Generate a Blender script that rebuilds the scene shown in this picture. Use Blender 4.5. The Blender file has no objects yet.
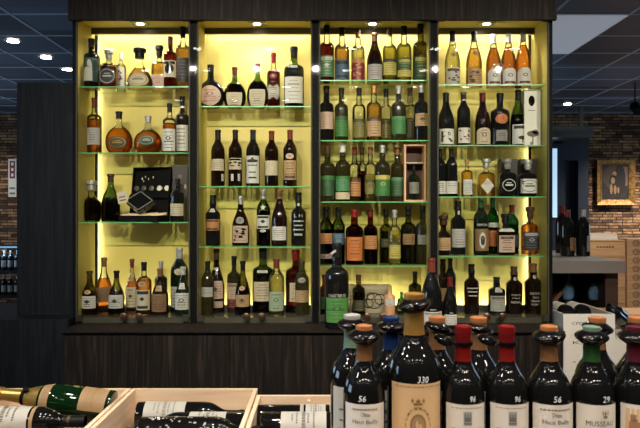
import bpy, math, random
from mathutils import Vector, Matrix, Euler
PI = math.pi
SC = bpy.context.scene
COL = SC.collection
rnd = random.Random(7)

# ------------------------------------------------------------ camera
CZ = 1.5
cam = bpy.data.cameras.new('camera'); camo = bpy.data.objects.new('camera', cam); COL.objects.link(camo)
camo.location = (0, 0, CZ); camo.rotation_euler = (PI/2, 0, 0)
cam.sensor_width = 36; cam.lens = 36; cam.clip_start = .05
cam.dof.use_dof = True; cam.dof.focus_distance = 3.6; cam.dof.aperture_fstop = 13
SC.camera = camo
SC.view_settings.view_transform = 'Standard'; SC.view_settings.look = 'None'
SC.view_settings.gamma = 1; SC.view_settings.use_curve_mapping = False
SC.view_settings.exposure = 0.0
SC.cycles.max_bounces = 14; SC.cycles.transparent_max_bounces = 40
SC.cycles.transmission_bounces = 10; SC.cycles.glossy_bounces = 6; SC.cycles.diffuse_bounces = 4
SC.cycles.sample_clamp_indirect = 4
SC.cycles.caustics_reflective = False
SC.cycles.blur_glossy = .5
# ------------------------------------------------------------ world
W = bpy.data.worlds.new('world'); SC.world = W; W.use_nodes = True
W.node_tree.nodes['Background'].inputs[0].default_value = (.30, .42, .62, 1)
W.node_tree.nodes['Background'].inputs[1].default_value = .05

def X(px, Y): return (px-320)*Y/640
def Z(py, Y): return CZ-(py-214)*Y/640
def lin(v):
    v /= 255
    return v/12.92 if v <= .04045 else ((v+.055)/1.055)**2.4
def C(r, g, b): return (lin(r), lin(g), lin(b), 1)

def light(kind, name, loc, power, color=(1, .93, .82), rot=(0, 0, 0), size=.05, sy=None, spot=None, blend=.5):
    l = bpy.data.lights.new(name, kind); o = bpy.data.objects.new(name, l); COL.objects.link(o)
    o.location = loc; o.rotation_euler = rot; l.energy = power; l.color = color[:3]
    if kind == 'AREA':
        l.size = size
        if sy: l.shape = 'RECTANGLE'; l.size_y = sy
    else: l.shadow_soft_size = size
    if spot: l.spot_size = spot; l.spot_blend = blend
    return o

# light levels -------------------------------------------------------
CASE_SPOT = 9.0      # downlight in each display case
LED_TOP = 1.5; LED_SIDE = 1.9; LED_BOT = 1.9
ROOM_SPOT = 44.0     # ceiling spots of the shop
DAY = 110.0           # daylight through the shop window at left
ACCENT = 160.0       # track spots aimed at the cases
WARM = (1, .90, .76); LEDC = (.97, .93, 1.0)
CEIL = 3.05

# ------------------------------------------------------------ materials
def newmat(name):
    m = bpy.data.materials.new(name); m.use_nodes = True
    nt = m.node_tree; b = nt.nodes['Principled BSDF']
    return m, nt, b
def mat(name, col, rough=.5, metal=0, spec=.5, coat=0, emit=None, es=0):
    m, nt, b = newmat(name)
    b.inputs['Base Color'].default_value = col; b.inputs['Roughness'].default_value = rough
    b.inputs['Metallic'].default_value = metal; b.inputs['Specular IOR Level'].default_value = spec
    b.inputs['Coat Weight'].default_value = coat
    if emit: b.inputs['Emission Color'].default_value = emit; b.inputs['Emission Strength'].default_value = es
    return m
def N(nt, t, **kw):
    n = nt.nodes.new(t)
    for k, v in kw.items(): setattr(n, k, v)
    return n
def ramp(nt, fac, stops):
    r = N(nt, 'ShaderNodeValToRGB'); e = r.color_ramp.elements
    e[0].position, e[0].color = stops[0]; e[1].position, e[1].color = stops[-1]
    for p, c in stops[1:-1]:
        k = e.new(p); k.color = c
    nt.links.new(fac, r.inputs[0]); return r
def wood(name, c1, c2, c3, scale=(30, 30, 1.6), rough=.5, bump=.15, spec=.5, detail=5, axis_obj=True):
    m, nt, b = newmat(name)
    tc = N(nt, 'ShaderNodeTexCoord'); mp = N(nt, 'ShaderNodeMapping'); mp.inputs['Scale'].default_value = scale
    nz = N(nt, 'ShaderNodeTexNoise'); nz.inputs['Scale'].default_value = 1.0; nz.inputs['Detail'].default_value = detail
    nz.inputs['Distortion'].default_value = .8
    nt.links.new(tc.outputs['Object'], mp.inputs[0]); nt.links.new(mp.outputs[0], nz.inputs['Vector'])
    r = ramp(nt, nz.outputs[0], [(.3, c1), (.5, c2), (.72, c3)])
    nt.links.new(r.outputs[0], b.inputs['Base Color'])
    bp = N(nt, 'ShaderNodeBump'); bp.inputs['Strength'].default_value = bump; bp.inputs['Distance'].default_value = .003
    nt.links.new(nz.outputs[0], bp.inputs['Height']); nt.links.new(bp.outputs[0], b.inputs['Normal'])
    b.inputs['Roughness'].default_value = rough; b.inputs['Specular IOR Level'].default_value = spec
    return m
M = {}
M['darkwood'] = wood('dark_stained_oak', C(18, 15, 13), C(26, 22, 19), C(50, 41, 35), (60, 60, 3), .65, spec=.12)
M['bluewood'] = wood('blue_black_wood', C(15, 17, 21), C(19, 22, 26), C(29, 33, 38), (60, 60, 3), .65, spec=.12)
M['black'] = mat('black_lacquer', C(8, 7, 7), .7, spec=.12)
M['blackmetal'] = mat('black_metal', C(28, 26, 25), .35, .6)
M['steel'] = mat('brushed_steel', C(120, 118, 110), .35, 1)
M['greymetal'] = mat('grey_aluminium', C(110, 106, 98), .4, .8)
M['bronze'] = mat('bronze_knob', C(88, 66, 52), .3, .7)
M['pine'] = wood('pale_pine', C(226, 190, 156), C(236, 206, 174), C(244, 218, 190), (3, 40, 40), .6, .1)
M['pine_y'] = wood('pale_pine_side', C(226, 190, 156), C(236, 206, 174), C(244, 218, 190), (40, 3, 40), .6, .1)
M['cratewood'] = wood('warehouse_crate_wood', C(190, 140, 96), C(208, 160, 114), C(222, 180, 136), (3, 40, 40), .65, .1)
M['casewood'] = wood('small_case_wood', C(178, 128, 92), C(200, 150, 112), C(214, 170, 134), (40, 40, 3), .6, .1)
M['greycrate'] = wood('weathered_box_wood', C(120, 108, 86), C(146, 134, 108), C(166, 154, 128), (4, 40, 40), .7, .1)
M['insidewood'] = mat('dark_case_inside', C(70, 48, 34), .7)
M['stamp'] = mat('crate_stamp_ink', C(58, 26, 20), .7)
M['ink'] = mat('black_ink', C(34, 30, 30), .6)
M['carton'] = mat('white_carton', C(214, 208, 198), .7)
M['cartonin'] = mat('brown_carton_inside', C(140, 116, 90), .8)
M['paper'] = mat('white_paper', C(228, 222, 212), .7)
M['counter'] = mat('grey_concrete', C(112, 106, 102), .55)
M['floor'] = mat('floor_tile', C(74, 72, 72), .35)
M['cfloor'] = mat('case_floor', C(70, 66, 56), .22)
M['plaster'] = mat('grey_plaster', C(42, 42, 44), .8)
M['bluewall'] = mat('blue_painted_wall', C(20, 30, 46), .6)
M['gold'] = wood('gilded_frame', C(98, 66, 34), C(158, 116, 62), C(190, 150, 92), (30, 30, 30), .4, .3)
M['gold'].node_tree.nodes['Principled BSDF'].inputs['Metallic'].default_value = .5
M['white_chalk'] = mat('white_paint_pen', C(235, 235, 235), .6)
M['fabric'] = mat('cream_lining', C(226, 202, 158), .9)
M['bead'] = mat('ivory_disc', C(210, 200, 175), .5)
M['trackglow'] = mat('track_lens', C(255, 240, 215), .3, emit=(1, .94, .85, 1), es=8)
M['lampglow'] = mat('lamp_lens', C(255, 240, 215), .3, emit=(1, .94, .85, 1), es=35)
M['caseglow'] = mat('case_lamp_lens', C(255, 240, 215), .3, emit=(1, .92, .75, 1), es=10)
M['led'] = mat('led_strip', C(255, 250, 220), .3, emit=(1, .95, .9, 1), es=3)
M['panelglow'] = mat('ceiling_panel_diffuser', C(200, 205, 215), .5, emit=(.66, .72, .84, 1), es=.24)
M['daypane'] = mat('daylit_pane', C(150, 190, 230), .2, emit=(.55, .78, 1, 1), es=.8)
M['blueglow'] = mat('blue_shelf_edge', C(120, 160, 200), .3, emit=(.3, .6, .9, 1), es=.5)
# lime back panel of the cases: a painted board with faint mottling
m, nt, b = newmat('lime_back_panel')
nz = N(nt, 'ShaderNodeTexNoise'); nz.inputs['Scale'].default_value = 2.5
r = ramp(nt, nz.outputs[0], [(.3, C(188, 170, 80)), (.7, C(198, 181, 92))])
nt.links.new(r.outputs[0], b.inputs['Base Color']); b.inputs['Roughness'].default_value = .5
M['lime'] = m
# stacked stone wall
m, nt, b = newmat('stacked_stone')
tc = N(nt, 'ShaderNodeTexCoord'); mp = N(nt, 'ShaderNodeMapping'); mp.inputs['Rotation'].default_value = (PI/2, 0, 0)
bk = N(nt, 'ShaderNodeTexBrick'); bk.offset = .37; bk.offset_frequency = 3; bk.squash = .6; bk.squash_frequency = 2
bk.inputs['Scale'].default_value = 1; bk.inputs['Brick Width'].default_value = .26; bk.inputs['Row Height'].default_value = .044
bk.inputs['Mortar Size'].default_value = .006; bk.inputs['Mortar'].default_value = C(30, 22, 18); bk.inputs['Bias'].default_value = -.1
bk.inputs['Color1'].default_value = C(84, 58, 42); bk.inputs['Color2'].default_value = C(206, 164, 122)
nz = N(nt, 'ShaderNodeTexNoise'); nz.inputs['Scale'].default_value = 14; nz.inputs['Detail'].default_value = 6
mx = N(nt, 'ShaderNodeMix', data_type='RGBA', blend_type='MULTIPLY'); mx.inputs[0].default_value = .8
r = ramp(nt, nz.outputs[0], [(.3, (.35, .3, .28, 1)), (.7, (1.25, 1.15, 1.05, 1))])
L = nt.links.new
L(tc.outputs['Object'], mp.inputs[0]); L(mp.outputs[0], bk.inputs['Vector']); L(tc.outputs['Object'], nz.inputs['Vector'])
L(bk.outputs['Color'], mx.inputs[6]); L(r.outputs[0], mx.inputs[7]); L(mx.outputs[2], b.inputs['Base Color'])
bw = N(nt, 'ShaderNodeRGBToBW'); L(mx.outputs[2], bw.inputs[0])
bp = N(nt, 'ShaderNodeBump'); bp.inputs['Strength'].default_value = 1; bp.inputs['Distance'].default_value = .08
L(bw.outputs[0], bp.inputs['Height']); L(bp.outputs[0], b.inputs['Normal']); b.inputs['Roughness'].default_value = .85
M['stone'] = m
# ceiling tiles: every 0.6 m tile a slightly different dark blue grey, painting in uneven reflections
m, nt, b = newmat('ceiling_tile')
tc = N(nt, 'ShaderNodeTexCoord'); mp = N(nt, 'ShaderNodeMapping'); mp.inputs['Scale'].default_value = (1/.6, 1/.6, 0)
fl = N(nt, 'ShaderNodeVectorMath', operation='FLOOR'); wn = N(nt, 'ShaderNodeTexWhiteNoise', noise_dimensions='3D')
L = nt.links.new
L(tc.outputs['Object'], mp.inputs[0]); L(mp.outputs[0], fl.inputs[0]); L(fl.outputs[0], wn.inputs['Vector'])
r = ramp(nt, wn.outputs['Value'], [(0, C(66, 74, 88)), (1, C(104, 117, 138))])
L(r.outputs[0], b.inputs['Base Color']); b.inputs['Roughness'].default_value = .45
M['ceiling'] = m
M['grid'] = mat('ceiling_grid_bar', C(190, 200, 215), .4, .1)

def thin_glass(name, tint, refl=1.0, ior=1.5, rough=.02, thick=False):
    m = bpy.data.materials.new(name); m.use_nodes = True; nt = m.node_tree; nt.nodes.clear()
    o = N(nt, 'ShaderNodeOutputMaterial'); mx = N(nt, 'ShaderNodeMixShader')
    t = N(nt, 'ShaderNodeBsdfTransparent'); g = N(nt, 'ShaderNodeBsdfGlossy'); f = N(nt, 'ShaderNodeFresnel')
    t.inputs[0].default_value = tint; g.inputs['Roughness'].default_value = rough; f.inputs[0].default_value = ior
    g.inputs[0].default_value = (refl, refl, refl, 1)
    L = nt.links.new
    gm = N(nt, 'ShaderNodeNewGeometry'); sb = N(nt, 'ShaderNodeMath', operation='SUBTRACT'); sb.inputs[0].default_value = 1; ml = N(nt, 'ShaderNodeMath', operation='MULTIPLY')
    L(gm.outputs['Backfacing'], sb.inputs[1]); L(f.outputs[0], ml.inputs[0]); L(sb.outputs[0], ml.inputs[1]); L((f if thick else ml).outputs[0], mx.inputs[0]); L(t.outputs[0], mx.inputs[1]); L(g.outputs[0], mx.inputs[2]); L(mx.outputs[0], o.inputs[0])
    return m
M['pane'] = thin_glass('clear_pane', (.97, .985, .97, 1), .8, 1.35)
M['shelfglass'] = thin_glass('shelf_glass', (.90, .97, .90, 1), .7, 1.4)
M['shelfedge'] = mat('green_glass_edge', C(96, 168, 104), .3)
M['thinblue'] = mat('bluish_wine_glass', C(120, 165, 205), .12); M['thinblue'].node_tree.nodes['Principled BSDF'].inputs['Alpha'].default_value = .22  # blue reflections on clear glass, painted into its base colour
# bottle glass
G = {
 'clear': thin_glass('clear_bottle_glass', (.90, .92, .88, 1), thick=True),
 'green': thin_glass('green_bottle_glass', (.34, .46, .20, 1), thick=True),
 'bgreen': thin_glass('bright_green_bottle_glass', (.08, .42, .16, 1), thick=True),
 'olive': thin_glass('olive_bottle_glass', (.40, .40, .12, 1), thick=True),
 'brown': thin_glass('brown_bottle_glass', (.34, .14, .03, 1), thick=True),
 'blk': mat('black_bottle_glass', (.006, .006, .006, 1), .03, spec=.4),
 'dkg': mat('dark_green_bottle_glass', (.004, .009, .004, 1), .06, spec=.6),
 'brn': mat('dark_brown_bottle_glass', (.007, .0025, .0015, 1), .07, spec=.6),
 'champ': mat('green_champagne_glass', (.003, .016, .004, 1), .04, spec=.5),
 'dred': mat('dark_red_wine_glass', (.010, .003, .003, 1), .07, spec=.6),
 'oliv': mat('dark_olive_bottle_glass', (.018, .016, .005, 1), .09, spec=.6),
 'tan': mat('tan_stoneware', C(186, 140, 104), .5),
}
def liquid(name, col):
    m = bpy.data.materials.new(name); m.use_nodes = True; nt = m.node_tree; nt.nodes.clear()
    o = N(nt, 'ShaderNodeOutputMaterial'); g = N(nt, 'ShaderNodeBsdfRefraction'); g.inputs['IOR'].default_value = 1.22
    g.inputs['Color'].default_value = col; g.inputs['Roughness'].default_value = .05
    d = N(nt, 'ShaderNodeBsdfTranslucent'); d.inputs[0].default_value = col
    t = N(nt, 'ShaderNodeBsdfTransparent'); t.inputs[0].default_value = col
    m1 = N(nt, 'ShaderNodeMixShader'); m1.inputs[0].default_value = .3
    m2 = N(nt, 'ShaderNodeMixShader'); m2.inputs[0].default_value = .12
    L = nt.links.new
    L(g.outputs[0], m1.inputs[1]); L(t.outputs[0], m1.inputs[2]); L(m1.outputs[0], m2.inputs[1]); L(d.outputs[0], m2.inputs[2])
    L(m2.outputs[0], o.inputs[0]); return m
LQ = {
 'amber': liquid('amber_spirit', (.95, .55, .17, 1)),
 'gold': liquid('golden_spirit', (.97, .74, .36, 1)),
 'orange': liquid('orange_spirit', (.88, .52, .25, 1)),
 'red': liquid('red_amber_spirit', (.42, .08, .04, 1)),
 'dark': liquid('dark_amber_spirit', (.36, .10, .035, 1)),
 'vdark': liquid('deep_brown_spirit', (.14, .04, .02, 1)),
 'pale': liquid('pale_yellow_spirit', (.96, .92, .66, 1)),
 'yell': liquid('yellow_spirit', (.90, .85, .42, 1)),
 'oliv': liquid('olive_spirit', (.42, .42, .10, 1)),
 'tan': liquid('tan_spirit', (.90, .68, .38, 1)),
 'clear': liquid('colourless_spirit', (.96, .96, .92, 1)),
}
_pm = {}
PC = dict(cream=(226, 210, 178), white=(232, 228, 218), tan=(202, 164, 118), dtan=(150, 112, 74), orange=(214, 120, 50), org2=(205, 140, 84),
 cgreen=(84, 150, 66), green=(60, 128, 54), dgreen=(44, 84, 44), lgreen=(84, 144, 100), teal=(52, 92, 88), navy=(34, 38, 48), black=(26, 25, 25), grey=(150, 146, 138), lgrey=(196, 194, 188),
 blue=(64, 98, 122), pink=(222, 190, 166), yel=(206, 190, 92), oyel=(132, 124, 56), dolive=(70, 70, 36), red=(136, 26, 24), dred=(110, 34, 28), gold=(190, 150, 78), brown=(84, 56, 38),
 capgold=(186, 140, 70), silver=(180, 178, 170), cork=(196, 150, 100), ink=(40, 36, 34), mid=(120, 104, 84), wax=(70, 46, 34), pgreen=(176, 190, 160), navyb=(28, 52, 104), maroon=(96, 28, 44), ocap=(196, 128, 78), mint=(120, 150, 130), bronze=(140, 96, 60), redbr=(120, 52, 36))
def dim(c, k): return (c[0]*k, c[1]*k, c[2]*k, 1)
def P(n):
    if n not in _pm: _pm[n] = mat('paint_'+n, dim(C(*PC[n]), .92 if n in ('lab', 'tanl') else .58), .42 if n in ('red', 'dred', 'black', 'redbr', 'navyb', 'maroon') else .6)
    return _pm[n]
def PM(a, b):
    k = a+'_'+b
    if k not in _pm: _pm[k] = mat('print_'+k, dim(C(*[(x*.45+y*.55) for x, y in zip(PC[a], PC[b])]), .58), .6)
    return _pm[k]
def CAPM(n):
    k = 'cap_'+n
    if k not in _pm: _pm[k] = mat('foil_'+n, dim(C(*PC[n]), .65), .45, .45 if n in ('gold', 'capgold', 'silver') else .0, spec=.15)
    return _pm[k]

# ------------------------------------------------------------ mesh helpers
class MB:
    def __init__(s): s.v = []; s.f = []; s.m = []; s.mats = []
    def mi(s, m):
        if m not in s.mats: s.mats.append(m)
        return s.mats.index(m)
    def add(s, vs, fs, m, T=None):
        k = len(s.v); i = s.mi(m)
        s.v += [tuple(T @ Vector(v)) if T else tuple(v) for v in vs]
        s.f += [tuple(k+q for q in f) for f in fs]; s.m += [i]*len(fs)
    def box(s, x0, x1, y0, y1, z0, z1, m, T=None, front=None):
        vs = [(x0, y0, z0), (x1, y0, z0), (x1, y1, z0), (x0, y1, z0), (x0, y0, z1), (x1, y0, z1), (x1, y1, z1), (x0, y1, z1)]
        s.add(vs, [(0, 3, 2, 1), (4, 5, 6, 7), (1, 2, 6, 5), (2, 3, 7, 6), (3, 0, 4, 7)], m, T)
        s.add(vs, [(0, 1, 5, 4)], front or m, T)
    def lathe(s, prof, m, seg=28, T=None, sy=1, sq=None, R=1, caps=True):
        vs = []; fs = []
        for r, z in prof:
            for j in range(seg):
                a = 2*PI*j/seg; k = 1
                if sq and r > .55*R: k = (abs(math.cos(a))**sq+abs(math.sin(a))**sq)**(-1/sq)
                vs.append((r*k*math.sin(a), -r*k*math.cos(a)*sy, z))
        for i in range(len(prof)-1):
            for j in range(seg):
                a, b = i*seg+j, i*seg+(j+1) % seg
                fs.append((a, b, b+seg, a+seg))
        if caps and prof[0][0] > 1e-5: fs.append(tuple(range(seg))[::-1])
        if caps and prof[-1][0] > 1e-5: fs.append(tuple((len(prof)-1)*seg+j for j in range(seg)))
        s.add(vs, fs, m, T)
    def build(s, name, parent=None, smooth=False, loc=None, rot=None):
        me = bpy.data.meshes.new(name); me.from_pydata(s.v, [], s.f)
        for m in s.mats: me.materials.append(m)
        me.polygons.foreach_set('material_index', s.m)
        if smooth: me.polygons.foreach_set('use_smooth', [True]*len(me.polygons))
        me.update()
        if smooth and hasattr(me, 'set_sharp_from_angle'): me.set_sharp_from_angle(angle=math.radians(38))
        o = bpy.data.objects.new(name, me); COL.objects.link(o)
        if parent: o.parent = parent
        if loc: o.location = loc
        if rot: o.rotation_euler = rot
        return o
def tag(o, label, cat, group=None, kind=None):
    o['label'] = label; o['category'] = cat
    if group: o['group'] = group
    if kind: o['kind'] = kind
    return o
def empty(name, loc, label=None, cat=None, group=None, rot=(0, 0, 0)):
    o = bpy.data.objects.new(name, None); COL.objects.link(o); o.location = loc; o.rotation_euler = rot
    o.empty_display_size = .02
    if label: tag(o, label, cat, group)
    return o
def struct(o): o['kind'] = 'structure'; return o
_txt = {}
def text_mesh(s):
    if s not in _txt:
        cu = bpy.data.curves.new('t', 'FONT'); cu.body = s.replace('|', '\n').replace('_', ' '); cu.align_x = 'CENTER'; cu.align_y = 'CENTER'; cu.resolution_u = 2
        ob = bpy.data.objects.new('t', cu); COL.objects.link(ob)
        dg = bpy.context.evaluated_depsgraph_get(); me = bpy.data.meshes.new_from_object(ob.evaluated_get(dg))
        vs = [v.co.copy() for v in me.vertices]; fs = [tuple(p.vertices) for p in me.polygons]
        bpy.data.objects.remove(ob); bpy.data.curves.remove(cu); bpy.data.meshes.remove(me)
        if vs:
            x0 = min(v.x for v in vs); x1 = max(v.x for v in vs); y0 = min(v.y for v in vs); y1 = max(v.y for v in vs)
            vs = [((v.x-(x0+x1)/2)/(x1-x0), (v.y-(y0+y1)/2)/(y1-y0)) for v in vs]   # unit box
        _txt[s] = (vs, fs)
    return _txt[s]

# ------------------------------------------------------------ bottles
PR = {
 'bord': [(.9, 0), (.98, .004), (1, .02), (1, .62), (.985, .65), (.93, .685), (.82, .72), (.66, .755), (.52, .785), (.43, .815), (.39, .85), (.375, .95), (.42, .955), (.42, .985), (.37, 1)],
 'burg': [(.9, 0), (.98, .004), (1, .02), (1, .42), (.98, .48), (.9, .55), (.75, .63), (.58, .70), (.45, .76), (.38, .83), (.345, .90), (.335, .95), (.39, .955), (.39, .985), (.35, 1)],
 'cogn': [(.88, 0), (.98, .006), (1, .025), (1, .34), (.985, .40), (.90, .48), (.74, .565), (.56, .64), (.42, .70), (.34, .77), (.31, .85), (.30, .94), (.37, .945), (.37, .985), (.33, 1)],
 'spir': [(.9, 0), (.98, .004), (1, .02), (1, .58), (.985, .615), (.93, .65), (.80, .68), (.60, .70), (.44, .72), (.38, .76), (.42, .79), (.38, .83), (.35, .94), (.41, .945), (.41, .985), (.37, 1)],
 'port': [(.9, 0), (.98, .004), (1, .02), (1.03, .58), (1.0, .62), (.88, .66), (.64, .695), (.46, .72), (.42, .76), (.47, .81), (.45, .86), (.39, .91), (.37, .945), (.43, .95), (.43, .985), (.38, 1)],
 'whis': [(.9, 0), (.98, .004), (1, .02), (1, .60), (.985, .64), (.90, .675), (.68, .70), (.46, .72), (.36, .75), (.34, .80), (.34, .93), (.38, .935), (.38, .985), (.34, 1)],
 'sqdec': [(.92, 0), (.99, .006), (1, .03), (1, .56), (.97, .62), (.85, .67), (.50, .71), (.36, .74), (.31, .78), (.31, .84), (.40, .85), (.41, .90), (.40, .985), (.36, 1)],
 'fore': [(.9, 0), (.98, .004), (1, .02), (1, .575), (.988, .61), (.945, .645), (.865, .68), (.75, .708), (.62, .735), (.51, .76), (.425, .785), (.375, .81), (.355, .84), (.35, .95), (.365, .955), (.365, .99), (.34, 1)],
 'dec': [(.75, 0), (.85, .01), (.97, .10), (1, .30), (.98, .45), (.85, .55), (.60, .61), (.38, .66), (.33, .72), (.33, .80), (.44, .81), (.46, .88), (.42, .985), (.34, 1)],
 'flask': [(.52, 0), (.60, .01), (.80, .07), (.94, .155), (1, .27), (.975, .37), (.89, .46), (.72, .545), (.50, .61), (.32, .65), (.235, .70), (.215, .78), (.215, .94), (.25, .945), (.25, .985), (.22, 1)],
 'pear': [(.85, 0), (.92, .01), (1, .10), (.99, .20), (.93, .29), (.78, .40), (.58, .50), (.40, .58), (.29, .65), (.26, .72), (.26, .80), (.36, .81), (.36, .985), (.3, 1)],
 'lock': None,
}
def dens(pr):
    out = [pr[0]]
    for i in range(1, len(pr)):
        (r0, z0), (r1, z1) = pr[i-1], pr[i]
        if .4 < z1 < .87 and abs(r1-r0) > .03:
            # Catmull-Rom midpoint
            p0 = pr[max(i-2, 0)]; p3 = pr[min(i+1, len(pr)-1)]
            out.append(((-p0[0]+9*r0+9*r1-p3[0])/16, (-p0[1]+9*z0+9*z1-p3[1])/16))
        out.append(pr[i])
    return out
PRD = {k: dens(v) for k, v in PR.items() if v}
class Shape:
    def __init__(s, prof, R, H, sy=1, sq=None): s.p = [(r*R, z*H) for r, z in PRD[prof]]; s.R = R; s.H = H; s.sy = sy; s.sq = sq
    def r(s, z):
        for (r0, z0), (r1, z1) in zip(s.p, s.p[1:]):
            if z0 <= z <= z1: return r0+(r1-r0)*(z-z0)/max(z1-z0, 1e-9)
        return s.p[-1][0]
    def at(s, a, z, off):
        r = s.r(z); k = 1
        if s.sq and r > .55*s.R: k = (abs(math.cos(a))**s.sq+abs(math.sin(a))**s.sq)**(-1/s.sq)
        r = r*k+off
        return (r*math.sin(a), -(r*math.cos(a))*s.sy-(off*(1-s.sy)), z)
    def cut(s, z0, z1, off=0, scale=1):
        pts = [(s.r(z0)*scale+off, z0)]+[(r*scale+off, z) for r, z in s.p if z0 < z < z1]+[(s.r(z1)*scale+off, z1)]
        return pts
def patch(mb, S, zc, hz, ac, ha, m, off, shape='rect', nx=10, nz=6):
    """label patch wrapped on the bottle; returns nothing. rect, or disc-like via polar"""
    if shape == 'rect':
        vs = []; fs = []
        for j in range(nz+1):
            for i in range(nx+1):
                vs.append(S.at(ac-ha+2*ha*i/nx, zc-hz+2*hz*j/nz, off))
        for j in range(nz):
            for i in range(nx):
                a = j*(nx+1)+i; fs.append((a, a+1, a+nx+2, a+nx+1))
        mb.add(vs, fs, m); return
    if shape == 'arch':
        patch(mb, S, zc-hz*.3, hz*.7, ac, ha, m, off)
        out = [(math.cos(t), .4+.6*math.sin(t)) for t in [PI*k/12 for k in range(13)]]; cen = (0, .4)
    elif shape == 'dia': out = [(1, 0), (0, 1), (-1, 0), (0, -1)]; out = [tuple(out[i][q]*(1-t)+out[(i+1) % 4][q]*t for q in (0, 1)) for i in range(4) for t in (0, .5)]+[(1, 0)]; cen = (0, 0)
    elif shape == 'oct':
        c = .6; out = [(1, -c), (1, c), (c, 1), (-c, 1), (-1, c), (-1, -c), (-c, -1), (c, -1), (1, -c)]; cen = (0, 0)
    elif shape == 'star': out = [((1 if k % 2 == 0 else .42)*math.sin(k*PI/5), (1 if k % 2 == 0 else .42)*math.cos(k*PI/5)) for k in range(11)]; cen = (0, 0)
    else: out = [(math.cos(2*PI*k/20), math.sin(2*PI*k/20)) for k in range(21)]; cen = (0, 0)
    vs = [S.at(ac+cen[0]*ha, zc+cen[1]*hz, off)]; fs = []; nr = 4; n = len(out)
    for q in range(1, nr+1):
        t = q/nr
        for x, y in out: vs.append(S.at(ac+(cen[0]+(x-cen[0])*t)*ha, zc+(cen[1]+(y-cen[1])*t)*hz, off))
    for i in range(n-1): fs.append((0, 1+i, 2+i))
    for q in range(1, nr):
        for i in range(n-1):
            a = 1+(q-1)*n+i; fs.append((a, a+n, a+n+1, a+1))
    mb.add(vs, fs, m)
def ptext(mb, S, s, zc, hz, ac, ha, m, off):
    vs, fs = text_mesh(s)
    mb.add([S.at(ac+x*2*ha, zc+y*2*hz, off) for x, y in vs], fs, m)
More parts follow.
